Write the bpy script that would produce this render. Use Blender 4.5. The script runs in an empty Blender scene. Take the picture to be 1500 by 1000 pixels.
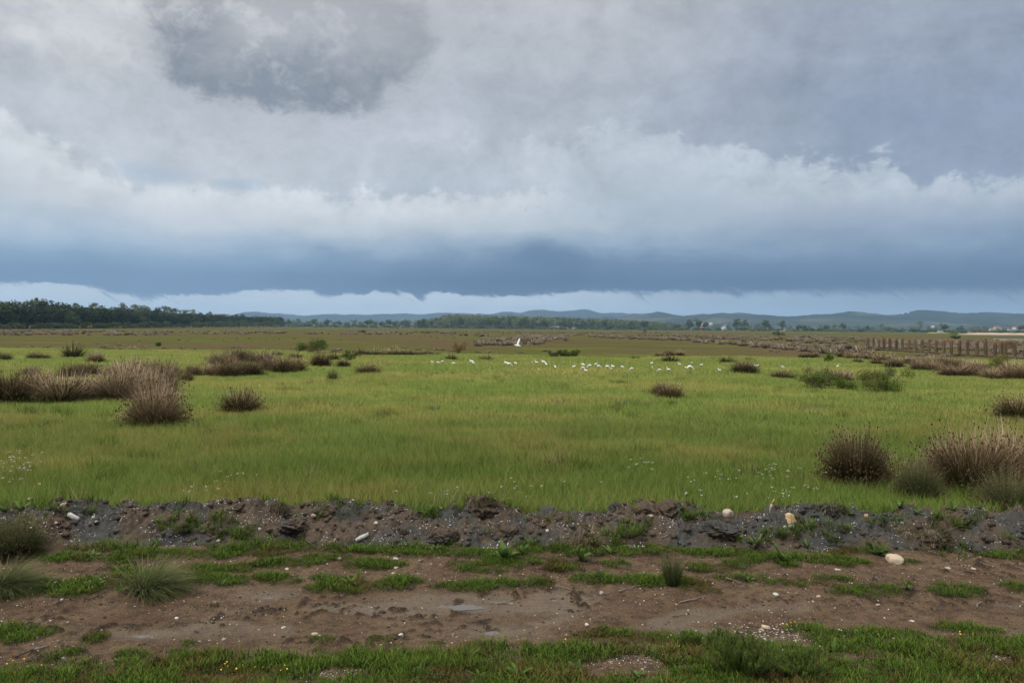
import bpy, math, random
import numpy as np
from mathutils import Vector, Matrix

SC = bpy.context.scene
COL = SC.collection
R = math.radians
rng = np.random.default_rng(7)
random.seed(7)

# ------------------------------------------------------------------ camera
CAM_H, FPX, HOR, ROLL = 2.8, 1167.0, 479.0, R(0.5)
cam_d = bpy.data.cameras.new('camera')
cam_d.sensor_width = 36.0
cam_d.lens = FPX / 1500 * 36.0
cam_d.shift_y = -(500 - HOR) / 1500
cam_d.clip_start, cam_d.clip_end = 0.1, 60000
cam = bpy.data.objects.new('camera', cam_d)
COL.objects.link(cam)
cam.matrix_world = Matrix.Translation((0, 0, CAM_H)) @ Matrix.Rotation(R(90), 4, 'X') @ Matrix.Rotation(ROLL, 4, 'Z')
SC.camera = cam
CR, SR = math.cos(ROLL), math.sin(ROLL)

def ray(px, py):
    u, v = (px - 750) / FPX, (HOR - py) / FPX
    return u * CR - v * SR, 1.0, u * SR + v * CR          # world x, y(=1), z

def at(px, py, z=0.0):
    """the ground point that is seen at a pixel of the photograph"""
    x, y, w = ray(px, py)
    k = (z - CAM_H) / w
    return x * k, k

def atd(px, d):
    """lateral place of a pixel column at distance d (on the horizon)"""
    return (px - 750) / FPX * d

def proj(x, y, z=0.0):
    a, b = x / y, (z - CAM_H) / y
    u, v = a * CR + b * SR, -a * SR + b * CR
    return 750 + u * FPX, HOR - v * FPX

# ------------------------------------------------------------------ render settings
SC.render.engine = 'CYCLES'
cy = SC.cycles
cy.use_denoising = True
cy.use_adaptive_sampling = True
cy.adaptive_threshold = 0.015
cy.max_bounces, cy.diffuse_bounces, cy.glossy_bounces = 6, 4, 2
cy.transmission_bounces, cy.volume_bounces, cy.transparent_max_bounces = 3, 1, 4
cy.sample_clamp_indirect = 4
SC.view_settings.view_transform = 'Standard'
SC.view_settings.look = 'None'
SC.view_settings.gamma = 1
SC.view_settings.use_curve_mapping = False
EXPOSURE = 0.45
SC.view_settings.exposure = EXPOSURE

def lin(r, g, b):
    f = lambda c: c / 12.92 if c <= 0.04045 else ((c + 0.055) / 1.055) ** 2.4
    return (f(r / 255), f(g / 255), f(b / 255), 1.0)

# ------------------------------------------------------------------ node helper
class T:
    def __init__(s, tree):
        s.t = tree
        s.L = tree.links.new
    def node(s, typ, ins=None, **props):
        n = s.t.nodes.new(typ)
        for k, v in props.items():
            setattr(n, k, v)
        for k, v in (ins or {}).items():
            s.put(n.inputs[k], v)
        return n
    def put(s, sock, v):
        if isinstance(v, bpy.types.NodeSocket):
            s.L(v, sock)
        elif v is not None:
            if sock.type == 'RGBA' and isinstance(v, (tuple, list)) and len(v) == 3:
                v = (*v, 1.0)
            sock.default_value = v
    def m(s, op, a, b=None, c=None, clamp=False):
        n = s.t.nodes.new('ShaderNodeMath')
        n.operation, n.use_clamp = op, clamp
        for i, v in enumerate((a, b, c)):
            s.put(n.inputs[i], v)
        return n.outputs[0]
    def add(s, a, b): return s.m('ADD', a, b)
    def sub(s, a, b): return s.m('SUBTRACT', a, b)
    def mul(s, a, b): return s.m('MULTIPLY', a, b)
    def ss(s, x, lo, hi):
        n = s.node('ShaderNodeMapRange', interpolation_type='SMOOTHSTEP')
        s.put(n.inputs[0], x); s.put(n.inputs[1], lo); s.put(n.inputs[2], hi)
        n.inputs[3].default_value, n.inputs[4].default_value = 0, 1
        return n.outputs[0]
    def mix(s, f, a, b, blend='MIX'):
        n = s.node('ShaderNodeMix', data_type='RGBA', blend_type=blend)
        s.put(n.inputs[0], f); s.put(n.inputs[6], a); s.put(n.inputs[7], b)
        return n.outputs[2]
    def vec(s, x, y, z):
        n = s.node('ShaderNodeCombineXYZ')
        for i, v in enumerate((x, y, z)):
            s.put(n.inputs[i], v)
        return n.outputs[0]
    def noise(s, v, scale, detail=5, rough=0.5, dist=0.0):
        n = s.node('ShaderNodeTexNoise', {'Scale': scale, 'Detail': detail, 'Roughness': rough, 'Distortion': dist})
        if v is not None:
            s.L(v, n.inputs['Vector'])
        return n.outputs['Fac']
    def ramp(s, f, stops, interp='LINEAR'):
        n = s.node('ShaderNodeValToRGB')
        cr = n.color_ramp
        cr.interpolation = interp
        while len(cr.elements) > 1:
            cr.elements.remove(cr.elements[-1])
        for i, (p, c) in enumerate(stops):
            e = cr.elements[0] if i == 0 else cr.elements.new(p)
            e.position = p
            e.color = c if len(c) == 4 else (*c, 1)
        s.put(n.inputs[0], f)
        return n.outputs[0]
    def curve(s, f, pts):
        n = s.node('ShaderNodeFloatCurve')
        cv = n.mapping.curves[0]
        for i, (x, y) in enumerate(pts):
            if i < 2:
                cv.points[i].location = (x, y)
            else:
                cv.points.new(x, y)
        for p_ in cv.points: p_.handle_type = 'VECTOR'
        n.mapping.update()
        s.put(n.inputs['Value'], f)
        return n.outputs[0]

# ------------------------------------------------------------------ sky (world) and sun
SUN_EL, SUN_AZ = R(52), R(-125)          # high, behind the camera's left shoulder
w = bpy.data.worlds.new('World')
SC.world = w
w.use_nodes = True
w.node_tree.nodes.clear()
t = T(w.node_tree)
SKY_STRENGTH = 0.1
gen = t.node('ShaderNodeTexCoord').outputs['Generated']
sp = t.node('ShaderNodeSeparateXYZ', {0: gen})
dx, dy, dz = sp.outputs
hyp = t.m('SQRT', t.add(t.mul(dx, dx), t.mul(dy, dy)))
az = t.m('ARCTAN2', dx, dy)
SX = t.mul(az, 11.67)                                             # hundreds of pixels sideways
SY = t.m('MINIMUM', t.m('DIVIDE', t.mul(dz, 11.67), t.m('MAXIMUM', hyp, 0.05)), 30.0)   # and up
sinaz = t.m('DIVIDE', dx, t.m('MAXIMUM', hyp, 0.01))

def sk(px, py):
    a = math.atan((px - 750) / FPX)
    return a * 11.67, (HOR + (px - 750) * math.tan(ROLL) - py) / 100 * math.cos(a)

nv = t.vec(t.mul(dx, 11.67), t.mul(dy, 11.67), t.mul(dz, 20.0))
nvf = t.vec(t.mul(dx, 11.67), t.mul(dy, 11.67), t.mul(dz, 34.0))
amp = lambda n, k: t.mul(t.sub(n, 0.5), k)
n_big = amp(t.noise(nv, 0.33, 5, 0.52), 1.3)
nvi = t.vec(t.mul(dx, 11.67), t.mul(dy, 11.67), t.mul(dz, 14.5))
n_mid = amp(t.noise(nvi, 0.85, 8, 0.60, 0.3), 1.7)
n_fine = amp(t.noise(nvi, 2.2, 8, 0.62, 0.4), 1.7)
n_str = amp(t.noise(nvf, 0.7, 7, 0.58, 0.3), 1.6)
grow = t.ss(SY, 0.3, 3.0)
Yw = t.add(SY, t.mul(grow, t.add(t.mul(n_big, 2.2), t.mul(n_mid, 0.9))))
Yw = t.add(Yw, t.mul(t.ss(SY, 0.5, 1.4), t.mul(n_str, 0.35)))
yr = t.m('DIVIDE', Yw, 6.0)
S6 = lambda stops: [(y / 6, lin(*c)) for y, c in stops]
rL = t.ramp(yr, S6([(.45, (98, 126, 162)), (.70, (110, 139, 173)), (.88, (134, 161, 190)), (1.1, (166, 186, 206)), (1.4, (196, 205, 215)), (2.3, (198, 204, 212)),
                    (3.0, (190, 195, 203)), (3.8, (194, 198, 204)), (4.8, (210, 211, 214))]))
rC = t.ramp(yr, S6([(.45, (60, 87, 125)), (.68, (70, 98, 137)), (.92, (100, 126, 159)), (1.15, (146, 167, 190)), (1.45, (178, 191, 203)), (2.6, (184, 192, 202)),
                    (3.3, (182, 189, 199)), (4.0, (188, 193, 200)), (4.8, (188, 192, 199))]))
rR = t.ramp(yr, S6([(.45, (66, 91, 128)), (.70, (76, 103, 141)), (.95, (103, 127, 159)), (1.25, (136, 156, 181)), (1.65, (152, 167, 190)), (2.5, (144, 157, 178)),
                    (3.2, (138, 151, 173)), (4.0, (153, 163, 181)), (4.8, (157, 167, 182))]))
col = t.mix(t.ss(t.add(sinaz, t.mul(n_big, .2)), -0.42, 0.0), rL, rC)
col = t.mix(t.ss(t.add(sinaz, t.mul(n_big, .3)), 0.02, 0.48), col, rR)

def edge_curve(pts):
    P = sorted(sk(*p) for p in pts)
    P = [((x + 8) / 16, y / 6) for x, y in P]
    f = t.m('DIVIDE', t.add(SX, 8.0), 16.0, clamp=True)
    return t.mul(t.curve(f, P), 6.0)

def blob(px, py, rx, ry):
    x, y = sk(px, py)
    a = t.m('DIVIDE', t.sub(SX, x), rx / 100)
    b = t.m('DIVIDE', t.sub(SY, y), ry / 100)
    return t.m('EXPONENT', t.mul(t.add(t.mul(a, a), t.mul(b, b)), -1.0))

# the long cloud bank on the right: billowing lit top, melting into the band below
n_vf = amp(t.noise(nvi, 5.5, 8, 0.66, 0.6), 1.7)
billow = t.add(t.mul(n_mid, 0.85), t.add(t.mul(n_fine, 0.55), t.mul(n_vf, 0.20)))
e1 = edge_curve([(560, 300), (640, 250), (740, 190), (800, 200), (930, 172), (1000, 195), (1080, 222), (1180, 232), (1290, 222), (1345, 262), (1420, 262), (1500, 252)])
d1 = t.sub(t.add(e1, t.mul(billow, 0.9)), SY)                    # > 0 below the top of the bank
m1 = t.mul(t.ss(d1, -0.05, 0.16), t.sub(1.0, t.ss(d1, 0.4, 1.55)))
m1 = t.mul(m1, t.ss(SY, 1.2, 1.9))
m1 = t.mul(m1, t.ss(SX, -1.6, 1.0))
col = t.mix(t.mul(m1, t.add(0.72, t.mul(n_fine, 0.6))), col, lin(193, 202, 211))
# left cumulus
e2 = edge_curve([(-60, 150), (0, 160), (90, 195), (160, 245), (200, 275), (235, 262), (300, 262), (360, 280), (440, 275), (520, 285), (600, 272), (680, 275), (760, 280), (900, 310)])
d2 = t.sub(t.add(e2, t.mul(billow, 0.75)), SY)
m2 = t.mul(t.ss(d2, -0.04, 0.14), t.sub(1.0, t.ss(d2, 0.3, 1.3)))
m2 = t.mul(m2, t.sub(1.0, t.mul(t.ss(SX, -1.5, 2.2), 1.0)))
m2 = t.mul(m2, t.ss(SY, 1.15, 1.8))
col = t.mix(t.mul(m2, t.add(0.68, t.mul(n_fine, 0.6))), col, lin(222, 226, 230))
# thin blue gaps above the cumulus
gap = t.m('MAXIMUM', t.mul(blob(235, 255, 85, 24), 1.0), blob(345, 270, 60, 14))
gap = t.ss(t.add(gap, t.mul(billow, 0.9)), 0.5, 1.0)
col = t.mix(t.mul(gap, 0.55), col, lin(166, 184, 204))
# lighter patches high up
hi = t.m('MAXIMUM', t.mul(blob(90, 60, 230, 60), .8), t.m('MAXIMUM', blob(215, 15, 75, 40), t.mul(blob(720, 230, 300, 80), .35)))
hi = t.ss(t.add(hi, t.mul(billow, 0.8)), 0.3, 1.0)
col = t.mix(t.mul(hi, 0.65), col, lin(220, 221, 223))
# the dark grey cloud high on the left
dk = None
for b in ((292, 62, 78, 90), (400, 90, 95, 62), (500, 85, 95, 58), (430, 5, 190, 45), (455, 138, 70, 28), (560, 60, 70, 45)):
    v = blob(*b)
    dk = v if dk is None else t.add(dk, v)
dk = t.sub(t.m('MINIMUM', dk, 0.92), t.add(t.mul(blob(368, 30, 40, 30), 0.45), t.mul(blob(520, 25, 90, 30), 0.25)))
bil2 = t.add(t.mul(n_mid, 1.25), t.add(t.mul(n_fine, 1.05), t.mul(n_vf, 0.5)))
dk_m = t.ss(t.add(dk, t.mul(bil2, 0.85)), 0.30, 0.96)
dk_c = t.mix(t.ss(t.add(t.mul(n_mid, 2.0), t.mul(t.sub(SY, 3.75), .8)), -0.6, 0.7), lin(126, 136, 149), lin(163, 167, 173))
col = t.mix(t.mul(dk_m, 0.92), col, dk_c)
# soft mottling
mott = t.add(1.0, t.mul(t.ss(SY, 0.9, 2.2), t.add(t.mul(n_mid, 0.32), t.add(t.mul(n_fine, 0.22), t.add(t.mul(n_vf, 0.11), t.mul(n_big, 0.25))))))
mott = t.add(mott, t.mul(n_str, 0.16))
col = t.mix(1.0, col, t.vec(mott, mott, mott), 'MULTIPLY')
# light strip under the ragged lower edge of the rain cloud
e3 = edge_curve([(-100, 416), (0, 416), (100, 416), (148, 422), (165, 428), (215, 434), (300, 433), (345, 431), (350, 426), (455, 425), (466, 433), (500, 432), (590, 427),
                 (612, 436), (622, 436), (630, 428), (690, 434), (750, 434), (860, 427), (1000, 428), (1500, 426), (1600, 424)])
rag = t.add(t.noise(t.vec(t.mul(SX, 1.0), t.mul(SY, 2.2), 3.3), 2.2, 8, 0.62, 0.8), t.mul(t.noise(t.vec(t.mul(SX, 1.3), t.mul(SY, 1.6), 7.3), 9.0, 8, 0.65, 1.0), .5))
d3 = t.sub(t.add(e3, t.add(t.mul(t.sub(rag, 0.75), 0.14), 0.01)), SY)
wisp = t.noise(t.vec(t.add(t.mul(SX, 1.5), t.mul(SY, 1.8)), t.mul(SY, 0.8), 1.7), 2.6, 8, 0.65, 0.6)
fringe = t.noise(t.vec(t.add(t.mul(SX, 1.0), t.mul(SY, 0.9)), t.mul(SY, 0.35), 5.1), 7.0, 8, 0.7, 0.3)
d3 = t.sub(d3, t.mul(t.ss(wisp, 0.54, 0.78), 0.18))
d3 = t.add(d3, t.mul(t.sub(fringe, 0.5), 0.09))
soft = t.add(0.015, t.add(t.mul(t.ss(wisp, 0.42, 0.7), 0.09), t.mul(t.ss(SX, 0.5, 5.0), 0.06)))
m3 = t.ss(t.m('DIVIDE', d3, soft), -0.8, 1.0)
strip = t.mix(t.ss(SX, -0.5, 3.6), lin(192, 206, 220), lin(150, 170, 192))
strip = t.mix(t.ss(SX, 3.0, 6.3), strip, lin(122, 144, 172))
sm = t.add(1.0, t.mul(t.sub(t.noise(nvf, 1.6, 5, 0.55), 0.5), 0.28))
strip = t.mix(1.0, strip, t.vec(sm, sm, sm), 'MULTIPLY')
col = t.mix(m3, col, strip)
# an overcast sky is brightest overhead
zen = t.add(1.0, t.mul(t.ss(dz, 0.42, 0.95), 2.5))
col = t.mix(t.mul(t.ss(dz, 0.45, 0.8), .8), col, lin(206, 206, 203))
col = t.mix(1.0, col, t.vec(zen, zen, zen), 'MULTIPLY')
cloud = t.mix(1.0, col, (1 / SKY_STRENGTH / 2 ** EXPOSURE,) * 3, 'MULTIPLY')
nish = t.node('ShaderNodeTexSky', sky_type='NISHITA', sun_disc=False)
nish.sun_elevation, nish.sun_rotation = SUN_EL, SUN_AZ
cloud = t.mix(0.97, nish.outputs[0], cloud)
bg = t.node('ShaderNodeBackground', {'Color': cloud, 'Strength': SKY_STRENGTH})
t.L(bg.outputs[0], t.node('ShaderNodeOutputWorld').inputs['Surface'])
w.cycles.sampling_method = 'MANUAL'
w.cycles.sample_map_resolution = 1024

sun_d = bpy.data.lights.new('sun', 'SUN')
sun_d.energy, sun_d.angle, sun_d.color = 1.5, R(12), (1.0, 0.95, 0.87)
sun = bpy.data.objects.new('sun', sun_d)
COL.objects.link(sun)
to_sun = Vector((math.sin(SUN_AZ) * math.cos(SUN_EL), math.cos(SUN_AZ) * math.cos(SUN_EL), math.sin(SUN_EL)))
sun.rotation_euler = to_sun.to_track_quat('Z', 'Y').to_euler()

# ------------------------------------------------------------------ numeric helpers
_perm = np.random.default_rng(3).permutation(256)
_perm = np.concatenate([_perm, _perm])
_grad = np.random.default_rng(4).normal(size=(256, 2))
_grad /= np.linalg.norm(_grad, axis=1)[:, None]

def perlin(x, y):
    x, y = np.broadcast_arrays(np.asarray(x, float), np.asarray(y, float))
    xi, yi = np.floor(x).astype(int), np.floor(y).astype(int)
    fx, fy = x - xi, y - yi
    u, v = fx * fx * fx * (fx * (fx * 6 - 15) + 10), fy * fy * fy * (fy * (fy * 6 - 15) + 10)
    def g(ix, iy, ax, ay):
        h = _perm[(_perm[ix & 255] + iy) & 255]
        gg = _grad[h]
        return gg[..., 0] * ax + gg[..., 1] * ay
    a, b = g(xi, yi, fx, fy), g(xi + 1, yi, fx - 1, fy)
    c, d = g(xi, yi + 1, fx, fy - 1), g(xi + 1, yi + 1, fx - 1, fy - 1)
    return (a * (1 - u) + b * u) * (1 - v) + (c * (1 - u) + d * u) * v

def fbm(x, y, o=4, gain=0.5):
    s, a, k = 0, 1.0, 1.0
    for i in range(o):
        s = s + a * perlin(np.asarray(x) * k + 17.3 * i, np.asarray(y) * k - 9.1 * i)
        a *= gain; k *= 2.03
    return s

def sstep(x, a, b):
    q = np.clip((x - a) / (b - a), 0, 1)
    return q * q * (3 - 2 * q)

def mesh(name, V, quads=None, tris=None, mat=None, attrs=None, smooth=False):
    me = bpy.data.meshes.new(name)
    V = np.asarray(V, np.float32)
    q = np.zeros((0, 4), np.int32) if quads is None else np.asarray(quads, np.int32).reshape(-1, 4)
    r = np.zeros((0, 3), np.int32) if tris is None else np.asarray(tris, np.int32).reshape(-1, 3)
    me.vertices.add(len(V))
    me.vertices.foreach_set('co', V.ravel())
    me.loops.add(q.size + r.size)
    me.loops.foreach_set('vertex_index', np.concatenate([q.ravel(), r.ravel()]))
    me.polygons.add(len(q) + len(r))
    ls = np.concatenate([np.arange(len(q)) * 4, q.size + np.arange(len(r)) * 3]).astype(np.int32)
    me.polygons.foreach_set('loop_start', ls)
    if smooth:
        me.polygons.foreach_set('use_smooth', np.ones(len(ls), bool))
    for k, a in (attrs or {}).items():
        at_ = me.attributes.new(k, 'FLOAT', 'POINT')
        at_.data.foreach_set('value', np.asarray(a, np.float32))
    if mat is not None:
        me.materials.append(mat)
    me.update(calc_edges=True)
    return me

def tag(o, label=None, cat=None, group=None, kind=None):
    if label: o['label'] = label
    if cat: o['category'] = cat
    if group: o['group'] = group
    if kind: o['kind'] = kind
    return o

def obj(name, me, parent=None, loc=(0, 0, 0), rot=(0, 0, 0), scale=(1, 1, 1), link=True):
    o = bpy.data.objects.new(name, me)
    if link: COL.objects.link(o)
    o.location, o.rotation_euler, o.scale = loc, rot, scale
    if parent is not None: o.parent = parent
    return o

def empty(name, loc, rz=0.0, scale=(1, 1, 1), tilt=(0, 0)):
    o = bpy.data.objects.new(name, None)
    COL.objects.link(o)
    o.empty_display_size = 0.2
    o.location, o.rotation_euler, o.scale = loc, (tilt[0], tilt[1], rz), scale
    return o

def grid_mesh(name, xs, ys, zf, mat, attrs=None, smooth=True):
    X, Y = np.meshgrid(xs, ys)
    Z = zf(X, Y)
    V = np.stack([X, Y, Z], -1).reshape(-1, 3)
    nx, ny = len(xs), len(ys)
    i = (np.arange(ny - 1)[:, None] * nx + np.arange(nx - 1)[None]).reshape(-1)
    Q = np.stack([i, i + 1, i + nx + 1, i + nx], -1)
    A = {k: f(X, Y).reshape(-1) for k, f in (attrs or {}).items()}
    return mesh(name, V, quads=Q, mat=mat, attrs=A, smooth=smooth)

class MB:
    """collects pieces into one mesh"""
    def __init__(s): s.V, s.Q, s.T, s.A, s.n = [], [], [], {}, 0
    def put(s, V, Q=None, Tr=None, **at_):
        V = np.asarray(V, float)
        s.V.append(V)
        if Q is not None and len(Q): s.Q.append(np.asarray(Q) + s.n)
        if Tr is not None and len(Tr): s.T.append(np.asarray(Tr) + s.n)
        for k, a in at_.items():
            s.A.setdefault(k, []).append(np.broadcast_to(a, (len(V),)))
        s.n += len(V)
        return s
    def tube(s, P, Rd, k=5, cap=True, **at_):
        P = np.asarray(P, float); n = len(P)
        Rd = np.broadcast_to(Rd, (n,))
        D = np.gradient(P, axis=0); D /= np.linalg.norm(D, axis=1)[:, None] + 1e-9
        ref = np.array([0, 0, 1.0]) if abs(D[:, 2]).mean() < 0.8 else np.array([1.0, 0, 0])
        a = np.cross(D, ref); a /= np.linalg.norm(a, axis=1)[:, None] + 1e-9
        b = np.cross(D, a)
        th = np.arange(k) / k * 2 * np.pi
        ring = P[:, None] + Rd[:, None, None] * (np.cos(th)[None, :, None] * a[:, None] + np.sin(th)[None, :, None] * b[:, None])
        V = ring.reshape(-1, 3)
        Q = [[i * k + j, i * k + (j + 1) % k, (i + 1) * k + (j + 1) % k, (i + 1) * k + j] for i in range(n - 1) for j in range(k)]
        Tr = []
        if cap:
            V = np.vstack([V, P[0], P[-1]])
            for j in range(k):
                Tr.append([n * k, (j + 1) % k, j])
                Tr.append([n * k + 1, (n - 1) * k + j, (n - 1) * k + (j + 1) % k])
        return s.put(V, Q, Tr, **at_)
    def box(s, lo, hi, bev=0.0, **at_):
        (x0, y0, z0), (x1, y1, z1) = lo, hi
        V = [(x, y, z) for z in (z0, z1) for y in (y0, y1) for x in (x0, x1)]
        return s.put(V, [(0, 2, 3, 1), (4, 5, 7, 6), (0, 1, 5, 4), (2, 6, 7, 3), (0, 4, 6, 2), (1, 3, 7, 5)], **at_)
    def mesh(s, name, mat, smooth=False):
        return mesh(name, np.vstack(s.V), np.vstack(s.Q) if s.Q else None, np.vstack(s.T) if s.T else None, mat,
                    {k: np.concatenate(a) for k, a in s.A.items()}, smooth)

def blades(base, yaw, lean, bend, length, width, seg=3, g=None, base_z=0.0, face=0.7, r=None):
    """tapering grass blades as ribbons; returns V, Q, T, t, r"""
    g = g or rng
    n = len(yaw)
    base = np.asarray(base, float)
    if base.shape[1] == 2:
        base = np.column_stack([base, np.full(n, base_z)])
    h = np.stack([np.cos(yaw), np.sin(yaw), np.zeros(n)], -1)
    fy = yaw + np.pi / 2 + g.uniform(-face, face, n)
    side = np.stack([np.cos(fy), np.sin(fy), np.zeros(n)], -1)
    P = [base]
    for k in range(seg):
        a = lean + bend * (k + 0.5) / seg
        P.append(P[-1] + (length / seg)[:, None] * (h * np.sin(a)[:, None] + np.array([0, 0, 1.0]) * np.cos(a)[:, None]))
    rows, ts = [], []
    for k in range(seg):
        tt = k / seg
        wd = (width * 0.5 * (1 - 0.65 * tt ** 1.5))[:, None]
        rows += [P[k] - side * wd, P[k] + side * wd]
        ts += [tt, tt]
    rows.append(P[-1]); ts.append(1.0)
    m_ = len(rows)
    V = np.stack(rows, 1).reshape(-1, 3)
    o = np.arange(n)[:, None] * m_
    Q = np.concatenate([o + np.array([2 * k, 2 * k + 1, 2 * k + 3, 2 * k + 2]) for k in range(seg - 1)]) if seg > 1 else None
    Tr = o + np.array([2 * seg - 2, 2 * seg - 1, 2 * seg])
    rr = g.random(n) if r is None else r
    return V, Q, Tr, np.tile(ts, n), np.repeat(rr, m_), P[-1]

# ------------------------------------------------------------------ materials
def mat(name):
    m = bpy.data.materials.new(name)
    m.use_nodes = True
    m.node_tree.nodes.clear()
    return m, T(m.node_tree)

def finish(m, q, color, rough=0.8, bump=None, bump_d=0.02, trans=0.0, spec=0.25, soft=0.0):
    b = q.node('ShaderNodeBsdfPrincipled', {'Base Color': color, 'Roughness': rough, 'Specular IOR Level': spec})
    if bump is not None:
        bn = q.node('ShaderNodeBump', {'Height': bump, 'Distance': bump_d, 'Strength': 1.0})
        q.L(bn.outputs[0], b.inputs['Normal'])
    if soft:                                             # a stand of blades shades like the leaf angles in it, not like one flat ribbon
        gn = q.node('ShaderNodeNewGeometry').outputs['Normal']
        mv = q.node('ShaderNodeMix', data_type='VECTOR')
        q.put(mv.inputs[0], soft); q.put(mv.inputs[4], gn); mv.inputs[5].default_value = (0, 0, 1)
        nn = q.node('ShaderNodeVectorMath', operation='NORMALIZE'); q.put(nn.inputs[0], mv.outputs[1])
        q.L(nn.outputs[0], b.inputs['Normal'])
    out = q.node('ShaderNodeOutputMaterial')
    sh = b.outputs[0]
    if trans:
        tr = q.node('ShaderNodeBsdfTranslucent', {'Color': color})
        mx = q.node('ShaderNodeMixShader', {0: trans, 1: sh, 2: tr.outputs[0]})
        sh = mx.outputs[0]
    q.L(sh, out.inputs['Surface'])
    return m

def attr(q, name):
    return q.node('ShaderNodeAttribute', attribute_name=name).outputs['Fac']

def wpos(q):
    return q.node('ShaderNodeNewGeometry').outputs['Position']

def simple(name, c, rough=0.8, var=0.25, scale=8.0, bump=0.0, spec=0.25, trans=0.0):
    m, q = mat(name)
    n = q.noise(wpos(q), scale, 5, 0.6)
    k = q.add(1 - var, q.mul(n, 2 * var))
    c = q.mix(1.0, (*c, 1), q.vec(k, k, k), 'MULTIPLY')
    return finish(m, q, c, rough, n if bump else None, bump, trans, spec)

def blade_mat(name, stops, var=0.5, tint=None, trans=0.25, rough=0.7, obj_var=0.25, soft=0.0):
    """colour runs from the root to the tip of a blade; dry and fresh blades are mixed"""
    m, q = mat(name)
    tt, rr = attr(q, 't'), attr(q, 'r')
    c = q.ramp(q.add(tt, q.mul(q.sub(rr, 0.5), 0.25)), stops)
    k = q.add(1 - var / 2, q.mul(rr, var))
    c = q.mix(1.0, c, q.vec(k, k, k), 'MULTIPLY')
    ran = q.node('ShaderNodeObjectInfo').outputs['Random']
    k2 = q.add(1 - obj_var / 2, q.mul(ran, obj_var))
    c = q.mix(1.0, c, q.vec(k2, k2, k2), 'MULTIPLY')
    return finish(m, q, c, rough, trans=trans, spec=0.04, soft=soft)

def meadow_mat():
    m, q = mat('meadow_grass_blades')
    tt, rr = attr(q, 't'), attr(q, 'r')
    p = wpos(q)
    s = q.node('ShaderNodeSeparateXYZ', {0: p})
    pf = q.vec(q.mul(s.outputs[0], 0.10), q.mul(s.outputs[1], 0.16), 0.0)
    big = q.noise(pf, 1.0, 4, 0.55, 0.4)
    med = q.noise(q.vec(q.mul(s.outputs[0], 0.7), s.outputs[1], 0.0), 0.9, 4, 0.6)
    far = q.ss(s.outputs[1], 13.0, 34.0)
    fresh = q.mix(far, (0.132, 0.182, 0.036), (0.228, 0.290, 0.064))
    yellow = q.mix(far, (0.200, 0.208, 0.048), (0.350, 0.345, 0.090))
    c = q.mix(q.ss(q.add(big, q.mul(q.sub(med, .5), .5)), 0.44, 0.62), fresh, yellow)
    c = q.mix(q.mul(q.ss(med, 0.56, 0.72), 0.6), c, (0.080, 0.118, 0.028))
    dry = q.m('GREATER_THAN', q.add(rr, q.mul(q.sub(big, 0.5), 0.5)), 0.95)
    c = q.mix(q.mul(dry, 0.8), c, (0.25, 0.165, 0.08))
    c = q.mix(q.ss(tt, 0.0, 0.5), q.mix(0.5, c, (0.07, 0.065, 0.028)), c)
    k = q.add(0.80, q.mul(rr, 0.60))
    c = q.mix(1.0, c, q.vec(k, k, k), 'MULTIPLY')
    return finish(m, q, c, 0.6, trans=0.4, spec=0.05, soft=0.7)

M = {}
M['meadow'] = meadow_mat()
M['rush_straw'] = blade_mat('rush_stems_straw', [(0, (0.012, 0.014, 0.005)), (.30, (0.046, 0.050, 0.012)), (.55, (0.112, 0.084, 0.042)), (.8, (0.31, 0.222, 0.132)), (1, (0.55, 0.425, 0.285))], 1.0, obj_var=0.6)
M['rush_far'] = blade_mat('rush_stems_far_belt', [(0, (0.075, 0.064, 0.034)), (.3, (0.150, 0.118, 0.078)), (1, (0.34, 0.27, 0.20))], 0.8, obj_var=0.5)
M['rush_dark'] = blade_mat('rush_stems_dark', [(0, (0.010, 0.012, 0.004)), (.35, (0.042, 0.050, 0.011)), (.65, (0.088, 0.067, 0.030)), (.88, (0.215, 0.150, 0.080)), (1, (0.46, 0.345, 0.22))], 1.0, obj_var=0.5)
M['rush_green'] = blade_mat('rush_stems_green', [(0, (0.026, 0.032, 0.010)), (.4, (0.080, 0.100, 0.036)), (.8, (0.135, 0.150, 0.060)), (1, (0.260, 0.200, 0.110))], 0.7)
M['seed'] = simple('rush_seed_head', (0.085, 0.045, 0.025), 0.8, 0.4, 30)
M['short'] = blade_mat('short_turf_blades', [(0, (0.020, 0.024, 0.007)), (.4, (0.052, 0.084, 0.012)), (1, (0.110, 0.168, 0.024))], 0.8, obj_var=0.5, soft=0.6)
M['short_dry'] = blade_mat('short_turf_blades_dry', [(0, (0.030, 0.022, 0.010)), (.4, (0.075, 0.066, 0.018)), (1, (0.150, 0.100, 0.034))], 0.8, obj_var=0.4, soft=0.6)
M['dock'] = blade_mat('broad_leaf_blades', [(0, (0.060, 0.085, 0.025)), (.5, (0.085, 0.140, 0.032)), (1, (0.105, 0.165, 0.040))], 0.5, trans=0.3, rough=0.45, obj_var=0.5)
M['feather'] = blade_mat('feathery_foliage', [(0, (0.060, 0.090, 0.016)), (1, (0.120, 0.175, 0.032))], 0.7, trans=0.35, soft=0.5)
M['stem'] = simple('plant_stem', (0.12, 0.085, 0.06), 0.8, 0.3, 20)
M['bark'] = simple('tree_bark', (0.085, 0.066, 0.050), 0.9, 0.3, 3)
M['dead'] = simple('dead_branch_bark', (0.17, 0.14, 0.115), 0.85, 0.3, 12)
M['white'] = simple('white_plumage', (0.88, 0.88, 0.86), 0.7, 0.03, 10)
M['beak'] = simple('bird_bill', (0.45, 0.24, 0.05), 0.5, 0.1, 10)
M['legs'] = simple('bird_leg', (0.05, 0.045, 0.04), 0.6, 0.1, 10)
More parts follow.
